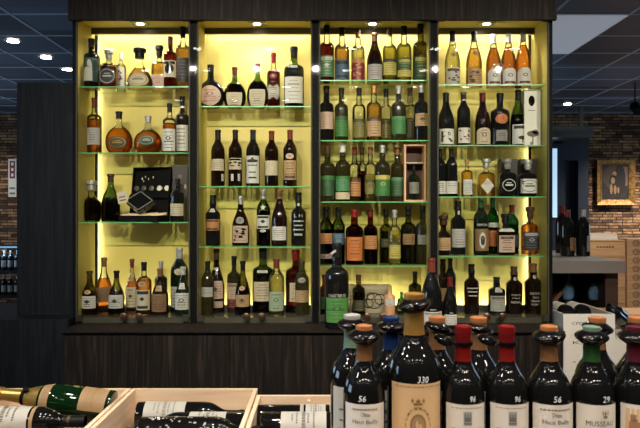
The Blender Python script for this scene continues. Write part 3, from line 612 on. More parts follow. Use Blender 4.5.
# ============================================================ CASE BOTTLES
# unit | row | x | top | w | profile | glass | liquid:level | cap | labels ; | depth | look
T_ = '''
0|0|91.5|39|16|whis|blk|-|black|14 68 62 teal white fig|m|black bottle with teal label bearing a white figure
0|0|109|50|14.7|sqdec|clear|red:.6|silver|8 56 58 navy lgrey ring circ|f|squat ruby spirit bottle with dark ornate label, clear neck
0|0|121|53|9|whis|clear|clear:.5|white|8 60 60 white red orn|b|small clear bottle with white and red patterned label
0|0|139.7|48.5|25|pear|clear|gold:.56|black|8 42 52 cream mid ring circ|m|pear shaped amber bottle with round cream label
0|0|159.3|45.7|14|sqdec|clear|gold:.70|black|6 38 50 pink dred lines|b|square shouldered golden decanter with small pinkish label
0|0|170.4|37|12.5|whis|brown|amber:.7|brown|20 52 70 cream black big+head|f|amber whisky bottle with cream label and brown cap
0|0|183|26.5|13.8|whis|clear|gold:.66|black|14 50 68 navy dtan lines|b|tall golden bottle with large navy label and black cap
0|1|94.4|98|13.6|whis|clear|orange:.62|redbr|16 46 66 lgrey mid lines|m|orange red whisky with pale grey label, reddish cap
0|1|119|111.6|26|flask|clear|amber:.60|black|12 40 44 dolive gold ring circ|m|round amber flask with dark gold ringed disc label
0|1|148|116|27|flask|clear|orange:.62|silver|22 48 34 dgreen lgrey ring circ|m|round faceted reddish brandy flask with pewter stopper
0|1|169.6|103.6|13|whis|clear|orange:.60|black|4 48 66 white black lines+emb|f|orange whisky bottle with white label and black cap
0|1|182.4|96.6|13.4|whis|brn|-|black|6 50 64 white mid lines;80 84 80 white white lines|b|dark brown bottle with tall white label
0|2|91.5|180.5|19|dec|clear|vdark:.60|silver|-|m|dark faceted decanter with glass stopper
0|2|110.8|174|17.5|cogn|green|vdark:.50|brown|-|m|dark sloping cognac bottle with green neck
0|2|177.5|179|13.2|whis|blk|-|black|14 42 68 cream mid lines|f|black bottle with low cream label before a dark carton
0|3|89.7|271|16|cogn|olive|dark:.52|brown|16 44 62 white ink lines+dia;48 58 26 tan brown emb circ|f|cognac with dark cap, green neck and low white label, leftmost
0|3|104|257.7|16|cogn|clear|orange:.62|bronze|20 46 60 dtan brown lines|b|tall amber cognac with brown label and bronze cap
0|3|116.6|270.7|15|cogn|olive|dark:.54|black|16 46 66 white ink lines+dia|f|short amber cognac with black cap and white label
0|3|132|259|12|cogn|clear|orange:.64|redbr|10 48 62 cream brown lines+dia;58 68 36 tan brown emb circ|b|slim amber cognac with red brown cap
0|3|144|262|14.2|whis|clear|orange:.66|black|10 48 62 cream navy head+dia+foot;54 64 36 tan brown emb circ|f|amber cognac with cream label bearing a dark diamond
0|3|161|261|12|whis|oliv|-|silver|-|b|brown bottle with pale capsule, mostly hidden behind another
0|3|160|268.5|16|cogn|brn|-|bronze|8 46 60 dtan brown lines;52 64 30 tan brown lines|f|dark sloping brandy with tan brown label
0|3|179.5|247.6|17|bord|dkg|-|silver|8 40 60 lgrey ink lines;58 68 24 cream mid lines circ|b|tall black bottle with grey capsule and cream tag
0|3|183|266.5|15.2|cogn|dkg|-|lgrey|12 46 62 white ink lines+emb;54 66 30 white mid lines|f|dark green bottle with white label and pale green cap
1|0|210.8|65|26|flask|blk|-|black|6 52 52 pink red lines+emb circ|m|squat round black flask with cream oval label
1|0|234.8|67.4|21.5|flask|green|vdark:.60|redbr|4 38 44 cream mid lines|m|round dark flask with green neck and red brown cap
1|0|257.6|63.8|20.5|flask|green|vdark:.60|red|6 42 48 cream ink lines|m|round dark flask with bright red and cream cap
1|0|273.6|53|12.6|whis|clear|red:.68|red|18 44 66 white dred lines oct;54 62 34 red pink emb circ|b|slim red spirit bottle with octagonal white label
1|0|294|47|19|whis|green|vdark:.70|black|8 50 62 white mid lines;64 68 22 white mid lines|m|large dark brandy with green neck and tall white label
1|1|218|130|13|bord|brn|-|black|28 48 68 cream mid lines;10 22 12 white mid lines @50|m|dark bottle with cream label and small corner label
1|1|235.4|130|13|bord|brn|-|black|30 50 68 cream black orn+head;10 22 12 white mid lines @-20;10 22 12 white mid lines @40|m|dark bottle with cream label in black script
1|1|253|130|13.2|bord|blk|-|black|6 54 66 white ink bird|m|dark bottle with tall white label under black ornament
1|1|271.6|131|13|bord|brn|-|redbr|20 46 66 cream tan lines|m|dark bottle with pale yellow label and corked reddish cap
1|1|290|130|13|bord|brn|-|redbr|12 46 66 tan brown lines+foot;48 58 36 pink brown emb circ|m|dark brown bottle with tan label below oval seal
1|2|213|195|14|port|blk|-|black|30 52 66 org2 brown head+foot;66 73 30 white mid lines|m|black port bottle with orange label
1|2|240.6|196|16.4|cogn|brn|-|silver|6 40 62 pink black orn+lines;44 58 34 grey ink emb circ|m|dark brandy with pink label in ornate black type
1|2|263.4|189.6|13.2|bord|green|vdark:.62|silver|30 54 66 white ink head+foot+dia;62 74 28 white white emb star;24 29 26 white mid lines circ|m|green bottle with white star on its neck
1|2|279.4|189.6|15|burg|dred|-|bronze|10 34 62 white mid lines|m|deep red wine bottle with low white label, browned neck
1|2|298.6|192.4|13.6|port|blk|-|black|52 60 44 black white T=L_H;44 48 50 black white dash;36 40 44 black white dash;28 32 50 black white dash;18 24 38 black white dash;74 80 20 white mid emb circ|m|black madeira bottle with white stencilled lettering
1|3|207.7|261|12|bord|oliv|-|black|34 52 62 lgrey mid lines|f|narrow dark bottle with small white label, leftmost
1|3|216.5|249|15.6|cogn|brn|-|brown|8 18 58 pink mid lines;22 50 60 pink brown lines+dia;67 71 40 white mid lines|b|tall dark brandy with pinkish label and brown neck
1|3|234|256|13|whis|oliv|-|black|24 52 62 pink mid head+lines;8 24 62 dred pink lines|b|dark bottle with pink label over red band
1|3|242.8|261|14.5|cogn|olive|vdark:.50|black|16 38 62 tan brown lines+dia;46 54 26 tan brown emb circ|f|dark bottle with yellow green neck and tan label
1|3|263|248|20|whis|green|vdark:.66|black|18 48 56 cream mid lines;62 66 30 white mid lines|b|large dark red brandy bottle with cream label
1|3|276.5|259|14.8|bord|clear|pale:.72|redbr|8 42 66 pgreen dgreen lines+emb|f|clear bottle of pale spirit with pale green label
1|3|296|250|20|whis|brown|orange:.70|red|18 48 34 cream brown lines|b|large amber brandy bottle with red cap
1|3|302|261|13.2|bord|oliv|-|oliv|24 46 62 tan brown lines;60 70 34 grey mid emb circ|f|slim dark bottle with tan label and grey seal
2|0|326.8|25.4|14|spir|clear|red:.66|black|10 46 66 lgreen white head+dia+lines|m|deep red liqueur with pale green label
2|0|342|28|14|spir|clear|tan:.64|black|6 40 66 blue navy head+foot|m|pale amber liqueur with slate blue label
2|0|358|30|13|spir|clear|pale:.64|bronze|6 44 64 red org2 band+orn|m|pale liqueur with red orange picture label
2|0|374.6|33.4|14.6|burg|brn|-|brown|6 36 66 lgrey dred lines|m|dark brown sloping bottle with pale grey label
2|0|389.6|28.4|13.4|spir|clear|yell:.66|brown|14 42 66 yel navy band+lines|m|pale yellow liqueur with yellow and blue label
2|0|404|26.4|14|spir|clear|yell:.66|black|10 42 66 dgreen yel head+lines+base|m|yellow liqueur with dark green label, red at foot
2|0|420.6|24.4|14.8|spir|olive|yell:.70|black|6 44 66 dgreen yel head+lines|m|olive yellow liqueur with tall green label, black capsule
2|1|326.5|86|14.4|spir|blk|-|black|22 52 66 pink tan lines|m|black liqueur bottle with pinkish cream label, black cap
2|1|341.4|88|13|spir|oliv|-|black|8 46 66 green dgreen band+lines|f|dark olive liqueur with bright green label
2|1|359|88.4|12.8|spir|clear|pale:.42|black|8 42 66 oyel dolive band+lines|m|pale clear liqueur with olive label and black cap
2|1|373.8|86|14.2|spir|clear|tan:.68|capgold|8 42 66 tan brown band+lines|f|tan coloured liqueur with tan label and gold cap
2|1|386|89|12|spir|clear|pale:.44|black|8 40 66 oyel dolive band+lines|b|pale liqueur with dark olive label, partly hidden, black cap
2|1|398.6|86.4|14.4|spir|oliv|-|silver|12 44 66 green lgreen band+lines|f|dark liqueur bottle with green label and whitish capsule
2|1|410|88|13|spir|clear|pale:.44|brown|8 40 66 dolive oyel lines|b|pale liqueur with blackish olive label behind darker bottles
2|1|421.2|85|14.2|spir|blk|-|silver|26 48 60 tan brown lines+dia|f|black liqueur with small tan label and pale neck
2|2|327.5|146|14.4|spir|oliv|-|brown|10 46 66 dgreen green band+emb|f|dark liqueur with dull green label, clear neck
2|2|342.6|144.4|14.4|spir|oliv|-|white|18 44 66 lgreen green band+emb;4 16 66 cream tan lines|f|dark liqueur with mint green label and white capsule
2|2|354.6|147|12|spir|clear|tan:.44|dred|10 42 66 org2 brown band+lines|m|clear tan liqueur with orange label and red cap
2|2|362|147|9.5|spir|clear|dark:.56|brown|-|b|brownish bottle half hidden in the middle, brown cap
2|2|370.4|147|11.6|spir|clear|pale:.50|bronze|14 40 66 oyel dolive band+emb|m|pale clear liqueur with olive yellow label, bronze cap
2|2|382.4|145|14.6|spir|oliv|-|silver|10 46 66 green yel band+emb|f|dark olive liqueur with vivid green label, silver capsule
2|2|397.4|147|14|spir|oliv|-|bronze|10 44 66 dgreen lgreen band+lines|m|dark liqueur with deep green label beside the wooden box
2|3|326|207|13.6|bord|green|vdark:.60|black|36 54 60 org2 brown lines;10 18 62 grey ink lines|m|green black bottle with square orange tan label, leftmost
2|3|338.4|207|13|bord|green|vdark:.60|black|34 54 56 blue white lines|m|green black bottle with bluish label
2|3|354.4|209.4|17|spir|brown|dark:.66|red|8 50 60 orange brown lines|f|wide brown bottle with large orange label and red cap
2|3|370.4|209.4|13.8|spir|brown|vdark:.66|dred|28 52 60 org2 brown lines|m|brown bottle with tan orange label and plain dark cap
2|3|386|209.4|12.6|spir|olive|oliv:.60|black|30 46 50 dolive tan lines|b|dark olive bottle mostly hidden behind a pale one
2|3|394.6|210|12|spir|clear|pale:.62|silver|12 42 62 yel dolive band+lines|f|pale yellow bottle with silver capsule
2|3|408.2|206|14.6|spir|olive|oliv:.66|black|34 52 50 dtan dolive lines|m|olive bottle with faded tan label
2|3|423|205.6|14.6|spir|oliv|-|black|34 50 50 grey dolive lines|m|blackish olive bottle with faded grey label
2|4|324|274.7|9|spir|brown|dark:.62|brown|12 44 62 dgreen lgreen lines|m|small amber bottle with green label at case edge
2|4|358.6|274.7|12.6|spir|olive|oliv:.66|brown|10 38 62 dolive tan lines|f|olive bottle with brown cap before the grey wooden box
2|4|389.7|286|10.5|spir|tan|-|tan|34 56 58 white mid lines|f|small tan stoneware bottle with pale label
2|4|401.5|292|8|whis|bgreen|oliv:.6|dgreen|14 48 62 yel dgreen lines|m|tiny green bottle with yellow label
2|4|415|271.5|12.5|whis|olive|oliv:.68|black|20 46 60 tan brown lines|m|olive green bottle with black cap above the magnum
3|0|452.4|31.6|14.6|burg|clear|pale:.76|black|4 34 64 lgrey brown orn+head;52 60 26 dtan brown emb dia|m|pale yellow bottle with grey and brown picture label
3|0|474|32|15|burg|clear|gold:.70|black|4 32 64 tan brown orn+lines;56 64 22 brown brown emb circ|m|pale amber bottle with tan label and brown neck seal
3|0|493.4|34.6|14|burg|clear|orange:.74|white|4 34 62 white dred emb+foot arch|m|rosy orange bottle with snow white capsule
3|0|508.4|33.6|14.2|burg|clear|orange:.74|lgrey|4 34 62 white dred emb+foot arch|m|rosy orange bottle with pale capsule
3|0|523.2|32|14.4|burg|clear|orange:.76|grey|4 34 62 white dred emb+foot arch|m|rosy orange bottle with greyish capsule
3|1|446|93|15.8|burg|blk|-|black|4 32 62 white ink T=R|m|black burgundy bottle with white label lettered R
3|1|463.6|92.6|12.8|bord|blk|-|black|6 34 62 white redbr orn;96 99 80 cream cream lines|m|slim black bottle with white and red brown label
3|1|482.6|93|14.6|burg|dred|-|dred|4 34 62 cream dred lines+emb arch|m|dark burgundy with red capsule and arched cream label
3|1|500|93.4|18|whis|blk|-|black|42 60 40 orange red emb circ;10 30 36 grey ink lines|m|broad black brandy bottle with round orange label
3|1|518|90|14.6|burg|green|vdark:.56|black|4 38 62 white ink tree+head|m|green necked bottle with white tree label beside a white box
3|2|440|149|11.4|bord|blk|-|black|6 32 64 white mid lines|f|black wine bottle with white label, leftmost of a pair
3|2|451.4|149|11.6|bord|blk|-|black|6 32 64 white mid lines|f|black wine bottle with white label, right of a pair
3|2|467|159.6|10.8|whis|clear|gold:.66|cork|6 46 50 white blue lines|m|small amber bottle with white label and cork top
3|2|486|159|15|sqdec|clear|gold:.64|silver|8 54 44 white mid lines dia|m|amber decanter with white diamond shaped label
3|2|507.4|159|15|sqdec|blk|-|grey|12 54 50 black white ring circ|f|dark bottle with white ornament before black box
3|2|527.6|160|15.4|sqdec|blk|-|silver|10 52 62 white ink orn+ring|f|dark bottle with white and black ornament label
3|3|443.4|215.4|16|dec|brn|-|wax|14 48 48 tan brown lines|f|squat brown port with wax cap and tan label
3|3|458|201|14|port|blk|-|black|14 48 62 lgrey mid lines;74 82 22 white mid emb circ|m|black port bottle with large grey white label
3|3|481|198|14.2|bord|dkg|-|dgreen|50 56 60 dkk white T=MIMOSA;8 46 62 dtan brown emb;12 40 26 white ink big circ|f|dark green bottle with brown label and white oval
3|3|493|198|11.4|bord|bgreen|oliv:.58|dgreen|48 56 60 white dgreen lines;14 42 60 orange brown lines|b|bright green bottle with orange and white label
3|3|505.4|213.6|15.6|sqdec|brn|-|black|8 52 50 pink brown head+lines;62 70 50 white mid lines|f|squat brown bottle with pink label and white collar
3|3|512|205|13|bord|bgreen|oliv:.6|redbr|14 40 62 navy grey lines|b|bright green bottle with red brown cap
3|3|530|206.6|15|sqdec|clear|orange:.72|brown|10 52 56 navy lgrey head+lines+emb|m|square amber whisky with black label
3|4|442.8|259|12|port|brn|-|black|22 46 60 dtan brown lines|b|brown port bottle with tan label half hidden at left
3|4|450.4|258.4|11|bord|blk|-|black|-|b|narrow black bottle half hidden behind another
3|4|471.6|264|13.8|port|brn|-|black|50 54 52 brn white dash;43 47 44 brn white dash;35 39 38 brn white dash|m|brown port bottle with three stencilled white lines
3|4|496.6|277|16|spir|blk|-|black|8 50 60 lgrey mid lines+head;60 72 26 lgrey mid lines|m|squat black port bottle with large grey label
3|4|514|266.4|15|port|brn|-|brown|38 43 44 brn white T=PORTO;32 36 36 brn white T=1963;22 29 50 brn white T=NOVAL;70 78 24 lgrey mid emb circ|m|brown port bottle stencilled in white with 1963
3|4|533.2|263.6|15.8|port|brn|-|bronze|38 45 50 brn white T=NOVAL;31 36 30 brn white T=20;24 29 46 brn white T=YEARS;17 22 40 brn white T=PORT;70 78 24 lgrey mid emb circ|m|brown port bottle stencilled 20 YEARS PORT
'''
PC['oliv'] = (60, 62, 34); PC['dkk'] = (14, 20, 12); PC['brn'] = (36, 22, 16)
for k_ in ('dkk', 'brn', 'black'): P(k_).node_tree.nodes['Principled BSDF'].inputs['Roughness'].default_value = .08
DEP = {'f': 3.665, 'm': 3.71, 'b': 3.765}
ROWN = {4: ['top shelf', 'second shelf', 'third shelf', 'bottom'], 5: ['top shelf', 'second shelf', 'third shelf', 'fourth shelf', 'bottom']}
KIND = dict(flask='brandy_flask', pear='spirit_bottle', dec='decanter', sqdec='spirit_bottle', cogn='brandy_bottle', burg='wine_bottle', bord='wine_bottle', port='port_bottle', spir='liqueur_bottle', whis='spirit_bottle')
placed = []
for n_, ln in enumerate(T_.strip().split('\n')):
    f = ln.split('|')
    if len(f) < 12:   # a label list that spilled a field
        raise SystemExit('bad row '+ln)
    if len(f) > 12: raise SystemExit('bad row '+ln)
    u, row = int(f[0]), int(f[1]); px, top, w = float(f[2]), float(f[3]), float(f[4])*1.05
    Y = DEP[f[10]]; n_sh = len(SZ[u]); zb = SZ[u][row] if row < n_sh else ZF
    R = w*Y/640/2; Ht = Z(top, Y)-zb
    sy = {'flask': .50, 'pear': .6, 'sqdec': .8, 'dec': .85}.get(f[5], 1)
    if w > 17 and sy == 1: sy = .8
    st = None
    if f[5] in ('pear', 'dec', 'sqdec'): st = (f[8], .09)
    if st: Ht /= 1.09
    lq, lv = (None, 0)
    if ':' in f[7]: lq, lv = f[7].split(':'); lv = float(lv)
    labs = [q.strip() for q in f[9].split(';') if len(q.strip()) > 2]
    rn = ROWN[n_sh+1][row]
    look = f[11]
    cands = [f'{look}, {rn} of {CASE[u]}', f'{look}, {rn}, {CASE[u]}', f'{look}, {CASE[u]}']
    lab = next(c for c in cands if len(c.split()) <= 16 or c == cands[-1])
    nm = KIND[f[5]]
    if 'decanter' in look and f[5] == 'sqdec': nm = 'decanter'
    x = X(px, Y); dx_ = 0
    bottle(nm, f[5], R, Ht, f[6], lq, lv, f[8], .80 if f[5] == 'sqdec' else .86 if f[5] == 'spir' else .83, labs, sy, 6 if (f[5] == 'sqdec') else None, 26, st, n_, lab, 'bottle', 'bottles in the lit display cases', (x, Y, zb+.0003))
    hw = (w/2)*(Y-R*sy)/640*1.0
    for q in placed:
        if q[5] == (u, row):
            d = math.hypot((x-q[0]), (Y-q[1]))
            if d < (R+q[2])*.97 and (sy == 1 and q[3] == 1): print('OVERLAP', look, '|', q[4], round(d, 3), round(R+q[2], 3))
            elif sy != q[3] or sy != 1:
                if abs(x-q[0]) < R+q[2] and abs(Y-q[1]) < R*sy+q[2]*q[3]: print('overlap?', look, '|', q[4], round(abs(x-q[0]), 3), round(R+q[2], 3), round(abs(Y-q[1]), 3), round(R*sy+q[2]*q[3], 3))
    placed.append((x, Y, R, sy, look, (u, row)))

# ------------------------------------------------------------ other things in the cases
# open presentation case, leftmost case, third shelf
zs = SZ[0][2]; Y = 3.675
bx0, bx1 = X(118.5, Y-.07), X(161.5, Y-.07)
r = empty('presentation_case', ((bx0+bx1)/2, Y, zs+.0005), 'open black presentation case with cream lining on third shelf of leftmost case', 'box', None, (0, 0, -.22))
hw = (bx1-bx0)/2
mb = MB(); t = .006; h = .036
mb.box(-hw, hw, -.065, .085, 0, t, M['black']); mb.box(-hw, hw, -.065, -.065+t, t, h, M['black']); mb.box(-hw, hw, .085-t, .085, t, h, M['black'])
mb.box(-hw, -hw+t, -.059, .079, t, h, M['black']); mb.box(hw-t, hw, -.059, .079, t, h, M['black']); mb.build('case_base', r)
mb = MB(); nx = 14; vs = []; fs = []
for j in range(nx+1):
    for i in range(nx+1):
        vs.append((-hw+.008+(2*hw-.016)*i/nx, -.056+.132*j/nx, .036+.010*math.sin(i*1.3+j*.8)*math.cos(j*1.1)+.012*(j/nx)))
for j in range(nx):
    for i in range(nx):
        a = j*(nx+1)+i; fs.append((a, a+1, a+nx+2, a+nx+1))
k0 = len(vs); vs2 = vs+[(v[0], v[1], .008) for v in vs]
fs2 = fs+[tuple(q+k0 for q in f_)[::-1] for f_ in fs]
edge = [i for i in range(nx+1)]+[nx+(nx+1)*j for j in range(1, nx+1)]+[(nx+1)*nx+i for i in range(nx-1, -1, -1)]+[(nx+1)*j for j in range(nx-1, 0, -1)]
for a, b_ in zip(edge, edge[1:]+edge[:1]): fs2.append((b_, a, a+k0, b_+k0))
mb.add(vs2, fs2, M['fabric']); mb.build('lining', r, True)
T = Matrix.Translation((-.0, .085, h)) @ Matrix.Rotation(-.16, 4, 'X')
mb = MB(); lh = .285
mb.box(-hw, hw, 0, .006, .001, lh, M['black'], T); mb.box(-hw, -hw+t, -.026, 0, .001, lh, M['black'], T); mb.box(hw-t, hw, -.026, 0, .001, lh, M['black'], T)
mb.box(-hw+t, hw-t, -.026, 0, lh-t, lh, M['black'], T); mb.box(-hw+t, hw-t, -.026, 0, .001, .001+t, M['black'], T)
mb.box(-hw+t, hw-t, -.022, 0, .10, .104, M['black'], T)
lid = mb.build('case_lid', r)
mb = MB()
for i, x in enumerate((-.098, -.05, .0, .05, .098)):
    T2 = T @ Matrix.Translation((x, -.002, .16)) @ Matrix.Rotation(PI/2, 4, 'X')
    mb.lathe([(.0, .0), (.016, 0), (.016, .012), (.0, .014)], M['bead'] if i > 2 else M['greymetal'], 16, T2)
for x, z in ((-.07, .215), (-.05, .225), (-.03, .212), (.0, .222), (-.06, .2)):
    mb.box(x-.002, x+.002, -.005, 0, z, z+.012, M['bead'], T)
mb.build('lid_medallions', lid)
# black diamond decanter lying in it
r = empty('decanter', (X(141, 3.66), 3.65, zs+.108), 'black diamond shaped decanter propped on cream lining in the open presentation case', 'bottle', None, (math.radians(-28), 0, 0))
mb = MB(); s_ = .066; sx = .084
vs = [(0, 0, s_), (sx, 0, 0), (0, 0, -s_), (-sx, 0, 0)]
o8 = [(.93*x, -.028, .93*z) for x, _, z in vs]+[(x, -.018, z) for x, _, z in vs]+[(x, .018, z) for x, _, z in vs]+[(.93*x, .028, .93*z) for x, _, z in vs]
fs = [(0, 3, 2, 1), (12, 13, 14, 15)]
for L_ in range(3):
    for i in range(4): fs.append((L_*4+i, L_*4+(i+1) % 4, (L_+1)*4+(i+1) % 4, (L_+1)*4+i))
mb.add(o8, fs, G['blk']); mb.build('decanter_body', r)
mb = MB(); T = Matrix.Rotation(-.9, 4, 'Y') @ Matrix.Translation((0, 0, .045)); mb.lathe([(.013, 0), (.011, .012), (.016, .014), (.016, .032), (.010, .036), (0, .036)], M['blackmetal'], 18, T); mb.build('stopper', r, True)
mb = MB()
for (ax, az), (bx, bz) in (((0, 1), (1, 0)), ((1, 0), (0, -1)), ((0, -1), (-1, 0)), ((-1, 0), (0, 1))):
    for t1 in range(12):
        p, q = t1/12, (t1+1)/12
        xa_, za_ = .9*sx*(ax+(bx-ax)*p), .9*s_*(az+(bz-az)*p); xb_, zb_ = .9*sx*(ax+(bx-ax)*q), .9*s_*(az+(bz-az)*q)
        mb.box(min(xa_, xb_), max(xa_, xb_), -.0295, -.0278, min(za_, zb_)-.0005, max(za_, zb_), P('grey'))
mb.build('bevel_line', r)
mb = MB(); mb.box(-.028, .028, -.002, 0, -.034, .034, P('cream')); mb.box(-.018, .018, -.0026, -.002, -.02, -.012, P('mid')); mb.box(-.018, .018, -.0026, -.002, .0, .008, P('mid'))
tag(mb.build('card_tag', None, False, (X(121, 3.60), 3.625, zs+.138), (-.15, -.22, .1)), 'small cream card tag leaning at the left corner of the open presentation case', 'tag')
# cartons / cases
def boxthing(name, u, zs, px0, px1, topy, Y, dpt, m, label, ornaments=()):
    x0, x1 = X(px0, Y), X(px1, Y); h = Z(topy, Y)-zs-.0005
    r = empty(name, ((x0+x1)/2, Y, zs+.0005), label, 'box'); hw = (x1-x0)/2
    mb = MB(); mb.box(-hw, hw, 0, dpt, 0, h*.9, m); mb.build('carton', r)
    mb = MB(); mb.box(-hw-.0006, hw+.0006, -.0006, dpt+.0006, h*.9, h, m); mb.build('lid', r)
    mb = MB(); any_ = False
    for kind, x, z, w, hh, mm in ornaments:
        any_ = True
        if kind == 'c':
            T = Matrix.Translation((x*hw, -.0006, z*h)) @ Matrix.Diagonal((w, 1, hh, 1)) @ Matrix.Rotation(PI/2, 4, 'X'); mb.lathe([(0, 0), (1, 0), (1, .001), (0, .001)], mm, 22, T)
        else: mb.box(x*hw-w, x*hw+w, -.0018, -.0007, z*h-hh, z*h+hh, mm)
    if any_: mb.build('printed_mark', r)
    return r
boxthing('bottle_carton', 0, SZ[0][2], 172.5, 187.5, 165, 3.735, .075, mat('brown_black_carton', C(44, 34, 28), .5), 'dark brown tall carton at right end of third shelf in leftmost case', [('r', .7, .62, .006, .012, P('tan')), ('c', .0, .8, .012, .012, P('mid'))])
boxthing('bottle_carton', 3, SZ[3][1], 524.3, 540.5, 89.5, 3.67, .09, mat('cream_white_carton', C(208, 204, 192), .6), 'tall white carton with black oval and tree drawing, second shelf of rightmost case',
    [('c', -.1, .80, .018, .030, P('black')), ('c', -.1, .80, .009, .018, P('mid')), ('r', -.1, .63, .02, .002, P('grey')), ('c', .05, .22, .034, .018, P('mid')), ('r', .05, .14, .003, .03, P('mid')), ('c', .35, .25, .018, .014, P('grey')), ('r', -.1, .05, .008, .008, P('grey'))])
boxthing('bottle_carton', 3, SZ[3][2], 501.5, 517.3, 158.8, 3.725, .085, mat('black_carton_matt', C(30, 29, 30), .5), 'plain black carton behind the skull-white ornament bottle, third shelf of rightmost case'.replace('skull-white', 'white'))
boxthing('bottle_carton', 3, SZ[3][2], 520.6, 536.8, 159.2, 3.725, .085, mat('black_carton_silk', C(34, 31, 30), .4), 'black carton at the right end of the third shelf of rightmost case')
# open fronted wooden bottle case on third row of case three
zs = SZ[2][2]; Y = 3.64; x0, x1 = X(404.3, Y), X(426, Y); hw = (x1-x0)/2; h = Z(144, Y)-zs-.001
r = empty('wooden_bottle_case', ((x0+x1)/2, Y, zs+.0005), 'upright open wooden bottle case on third shelf of third case, right end', 'box')
mb = MB(); t = .010
mb.box(-hw, -hw+t, 0, .10, 0, h, M['casewood']); mb.box(hw-t, hw, 0, .10, 0, h, M['casewood']); mb.box(-hw+t, hw-t, 0, .10, 0, t, M['casewood']); mb.box(-hw+t, hw-t, 0, .10, h-t, h, M['casewood'])
mb.box(-hw+t, hw-t, .092, .10, t, h-t, M['insidewood']); mb.build('case_shell', r)
mb = MB(); mb.box(-hw+t, hw-t, .004, .088, h*.665, h*.685, P('cream')); mb.build('divider', r)
bottle('liqueur_bottle', 'whis', .030, h*.66-t-.004, 'dkg', None, 0, 'blk' if False else 'black', .83, ['18 50 66 grey dgreen lines'], 1, None, 24, None, 5, 'dark green bottle with pale label standing inside the upright wooden case', 'bottle', None, ((x0+x1)/2, Y+.048, zs+t+.001))
# weathered wooden box with iron scroll at the bottom of case three
Y = 3.712; x0, x1 = X(349.5, Y), X(391.5, Y); hw = (x1-x0)/2; h = Z(285.5, Y)-ZF
r = empty('weathered_wooden_box', ((x0+x1)/2, Y, ZF+.0003), 'weathered pale wooden box with dark scroll ornament at bottom of third case', 'box')
mb = MB()
for i in range(3): mb.box(-hw, hw, 0, .08, i*h/3+.0008, (i+1)*h/3-.0008, M['greycrate'])
mb.build('box_body', r)
mb = MB()
for cx_, cz_, rr_ in ((.02, .45, .045), (.055, .5, .03), (-.01, .35, .025), (.0, .62, .02)):
    T = Matrix.Translation((cx_, -.003, cz_*h)) @ Matrix.Rotation(PI/2, 4, 'X')
    seg = 26; vs = []; fs = []
    for j in range(seg):
        a = 2*PI*j/seg
        for q in range(6):
            b_ = 2*PI*q/6; vs.append(((rr_+.0022*math.cos(b_))*math.cos(a), (rr_+.0022*math.cos(b_))*math.sin(a), .0022*math.sin(b_)))
    for j in range(seg):
        for q in range(6): fs.append((j*6+q, ((j+1) % seg)*6+q, ((j+1) % seg)*6+(q+1) % 6, j*6+(q+1) % 6))
    mb.add(vs, fs, M['blackmetal'], T)
mb.box(-hw, hw, -.002, -.0005, h*.48, h*.5, M['blackmetal']); mb.build('iron_scroll', r, True)
# ============================================================ on the sideboard ledge, before the glass
zt = .894
Yb = 3.41
Rb = 24*Yb/640/2
big = bottle('liqueur_bottle', 'spir', Rb, Z(243, Yb)-zt, 'blk', None, 0, 'black', .84,
    ['8 36.5 62 cgreen dgreen lines+emb', '22 22.8 62 black black none', '36.5 42 62 black lgrey T=CHARTREUSE'], 1, None, 40, None, 3, 'very large black bottle with green label standing on the sideboard ledge before the glass', 'bottle', None, (X(336.8, Yb), Yb, zt+.0005))
mb = MB(); T = Matrix.Translation((-.03, -.035, .395)) @ Matrix.Rotation(.9, 4, 'Y')
mb.box(-.006, .006, -.002, .0, -.03, .03, P('lgrey'), T); mb.box(-.004, .004, -.003, -.002, -.03, .0, P('red'), T); mb.build('neck_tag', big)
bottle('wine_bottle', 'burg', 20.5*3.4/640/2, Z(258, 3.4)-zt, 'blk', None, 0, 'redbr', .80, ['6 25 64 white grey head+lines', '27 29 20 black white dash'], 1, None, 36, None, 4,
    'tall black wine bottle with white label on the sideboard ledge, left of two', 'bottle', None, (X(431.5, 3.4), 3.4, zt+.0005))
bottle('wine_bottle', 'burg', 14*3.4/640/2, Z(277, 3.4)-zt, 'blk', None, 0, 'dred', .82, ['8 28 64 white grey lines', '30 33 16 black white dash'], 1, None, 36, None, 5,
    'smaller black wine bottle with red cap on the sideboard ledge, right of two', 'bottle', None, (X(450, 3.4), 3.4, zt+.0005))

# ============================================================ counter with crates
mb = MB(); TZ = .795
r = empty('display_counter', (-.1, 1.5, 0), 'dark wooden counter in the foreground carrying crates and wine bottles', 'counter')
mb = MB(); mb.box(-1.2, 1.25, -.62, .46, TZ-.03, TZ, M['darkwood']); mb.build('counter_top', r)
mb = MB(); mb.box(-1.15, 1.20, -.57, .41, 0, TZ-.031, M['darkwood']); mb.build('counter_body', r)
CR = {}
def crate(x0, x1, y0, y1, z, h, label, t=.011, div=None):
    r = empty('wine_crate', ((x0+x1)/2, (y0+y1)/2, z), label, 'crate', 'open pale wooden wine crates on the counter')
    hx, hy = (x1-x0)/2, (y1-y0)/2
    def pt(nm, *a, m=M['pine']):
        mb = MB(); mb.box(*a, m); mb.build(nm, r)
    pt('crate_base', -hx, hx, -hy, hy, 0, t)
    pt('end_board', -hx, hx, -hy, -hy+t, t, h); pt('end_board', -hx, hx, hy-t, hy, t, h)
    pt('side_board', -hx, -hx+t, -hy+t, hy-t, t, h, m=M['pine_y']); pt('side_board', hx-t, hx, -hy+t, hy-t, t, h, m=M['pine_y'])
    if div:
        pt('divider', div, div+.008, hy-t-.018, hy-t, t, h-.01)
    CR[len(CR)] = r
    return r
zc = TZ+.0005; ch = .98-zc
crate(-.937, -.563, 1.40, 1.91, zc, ch, 'pale wooden crate at left holding a gold necked champagne bottle')
crate(-.5585, -.186, 1.40, 1.91, zc, ch, 'middle pale wooden crate holding wine bottles with white labels')
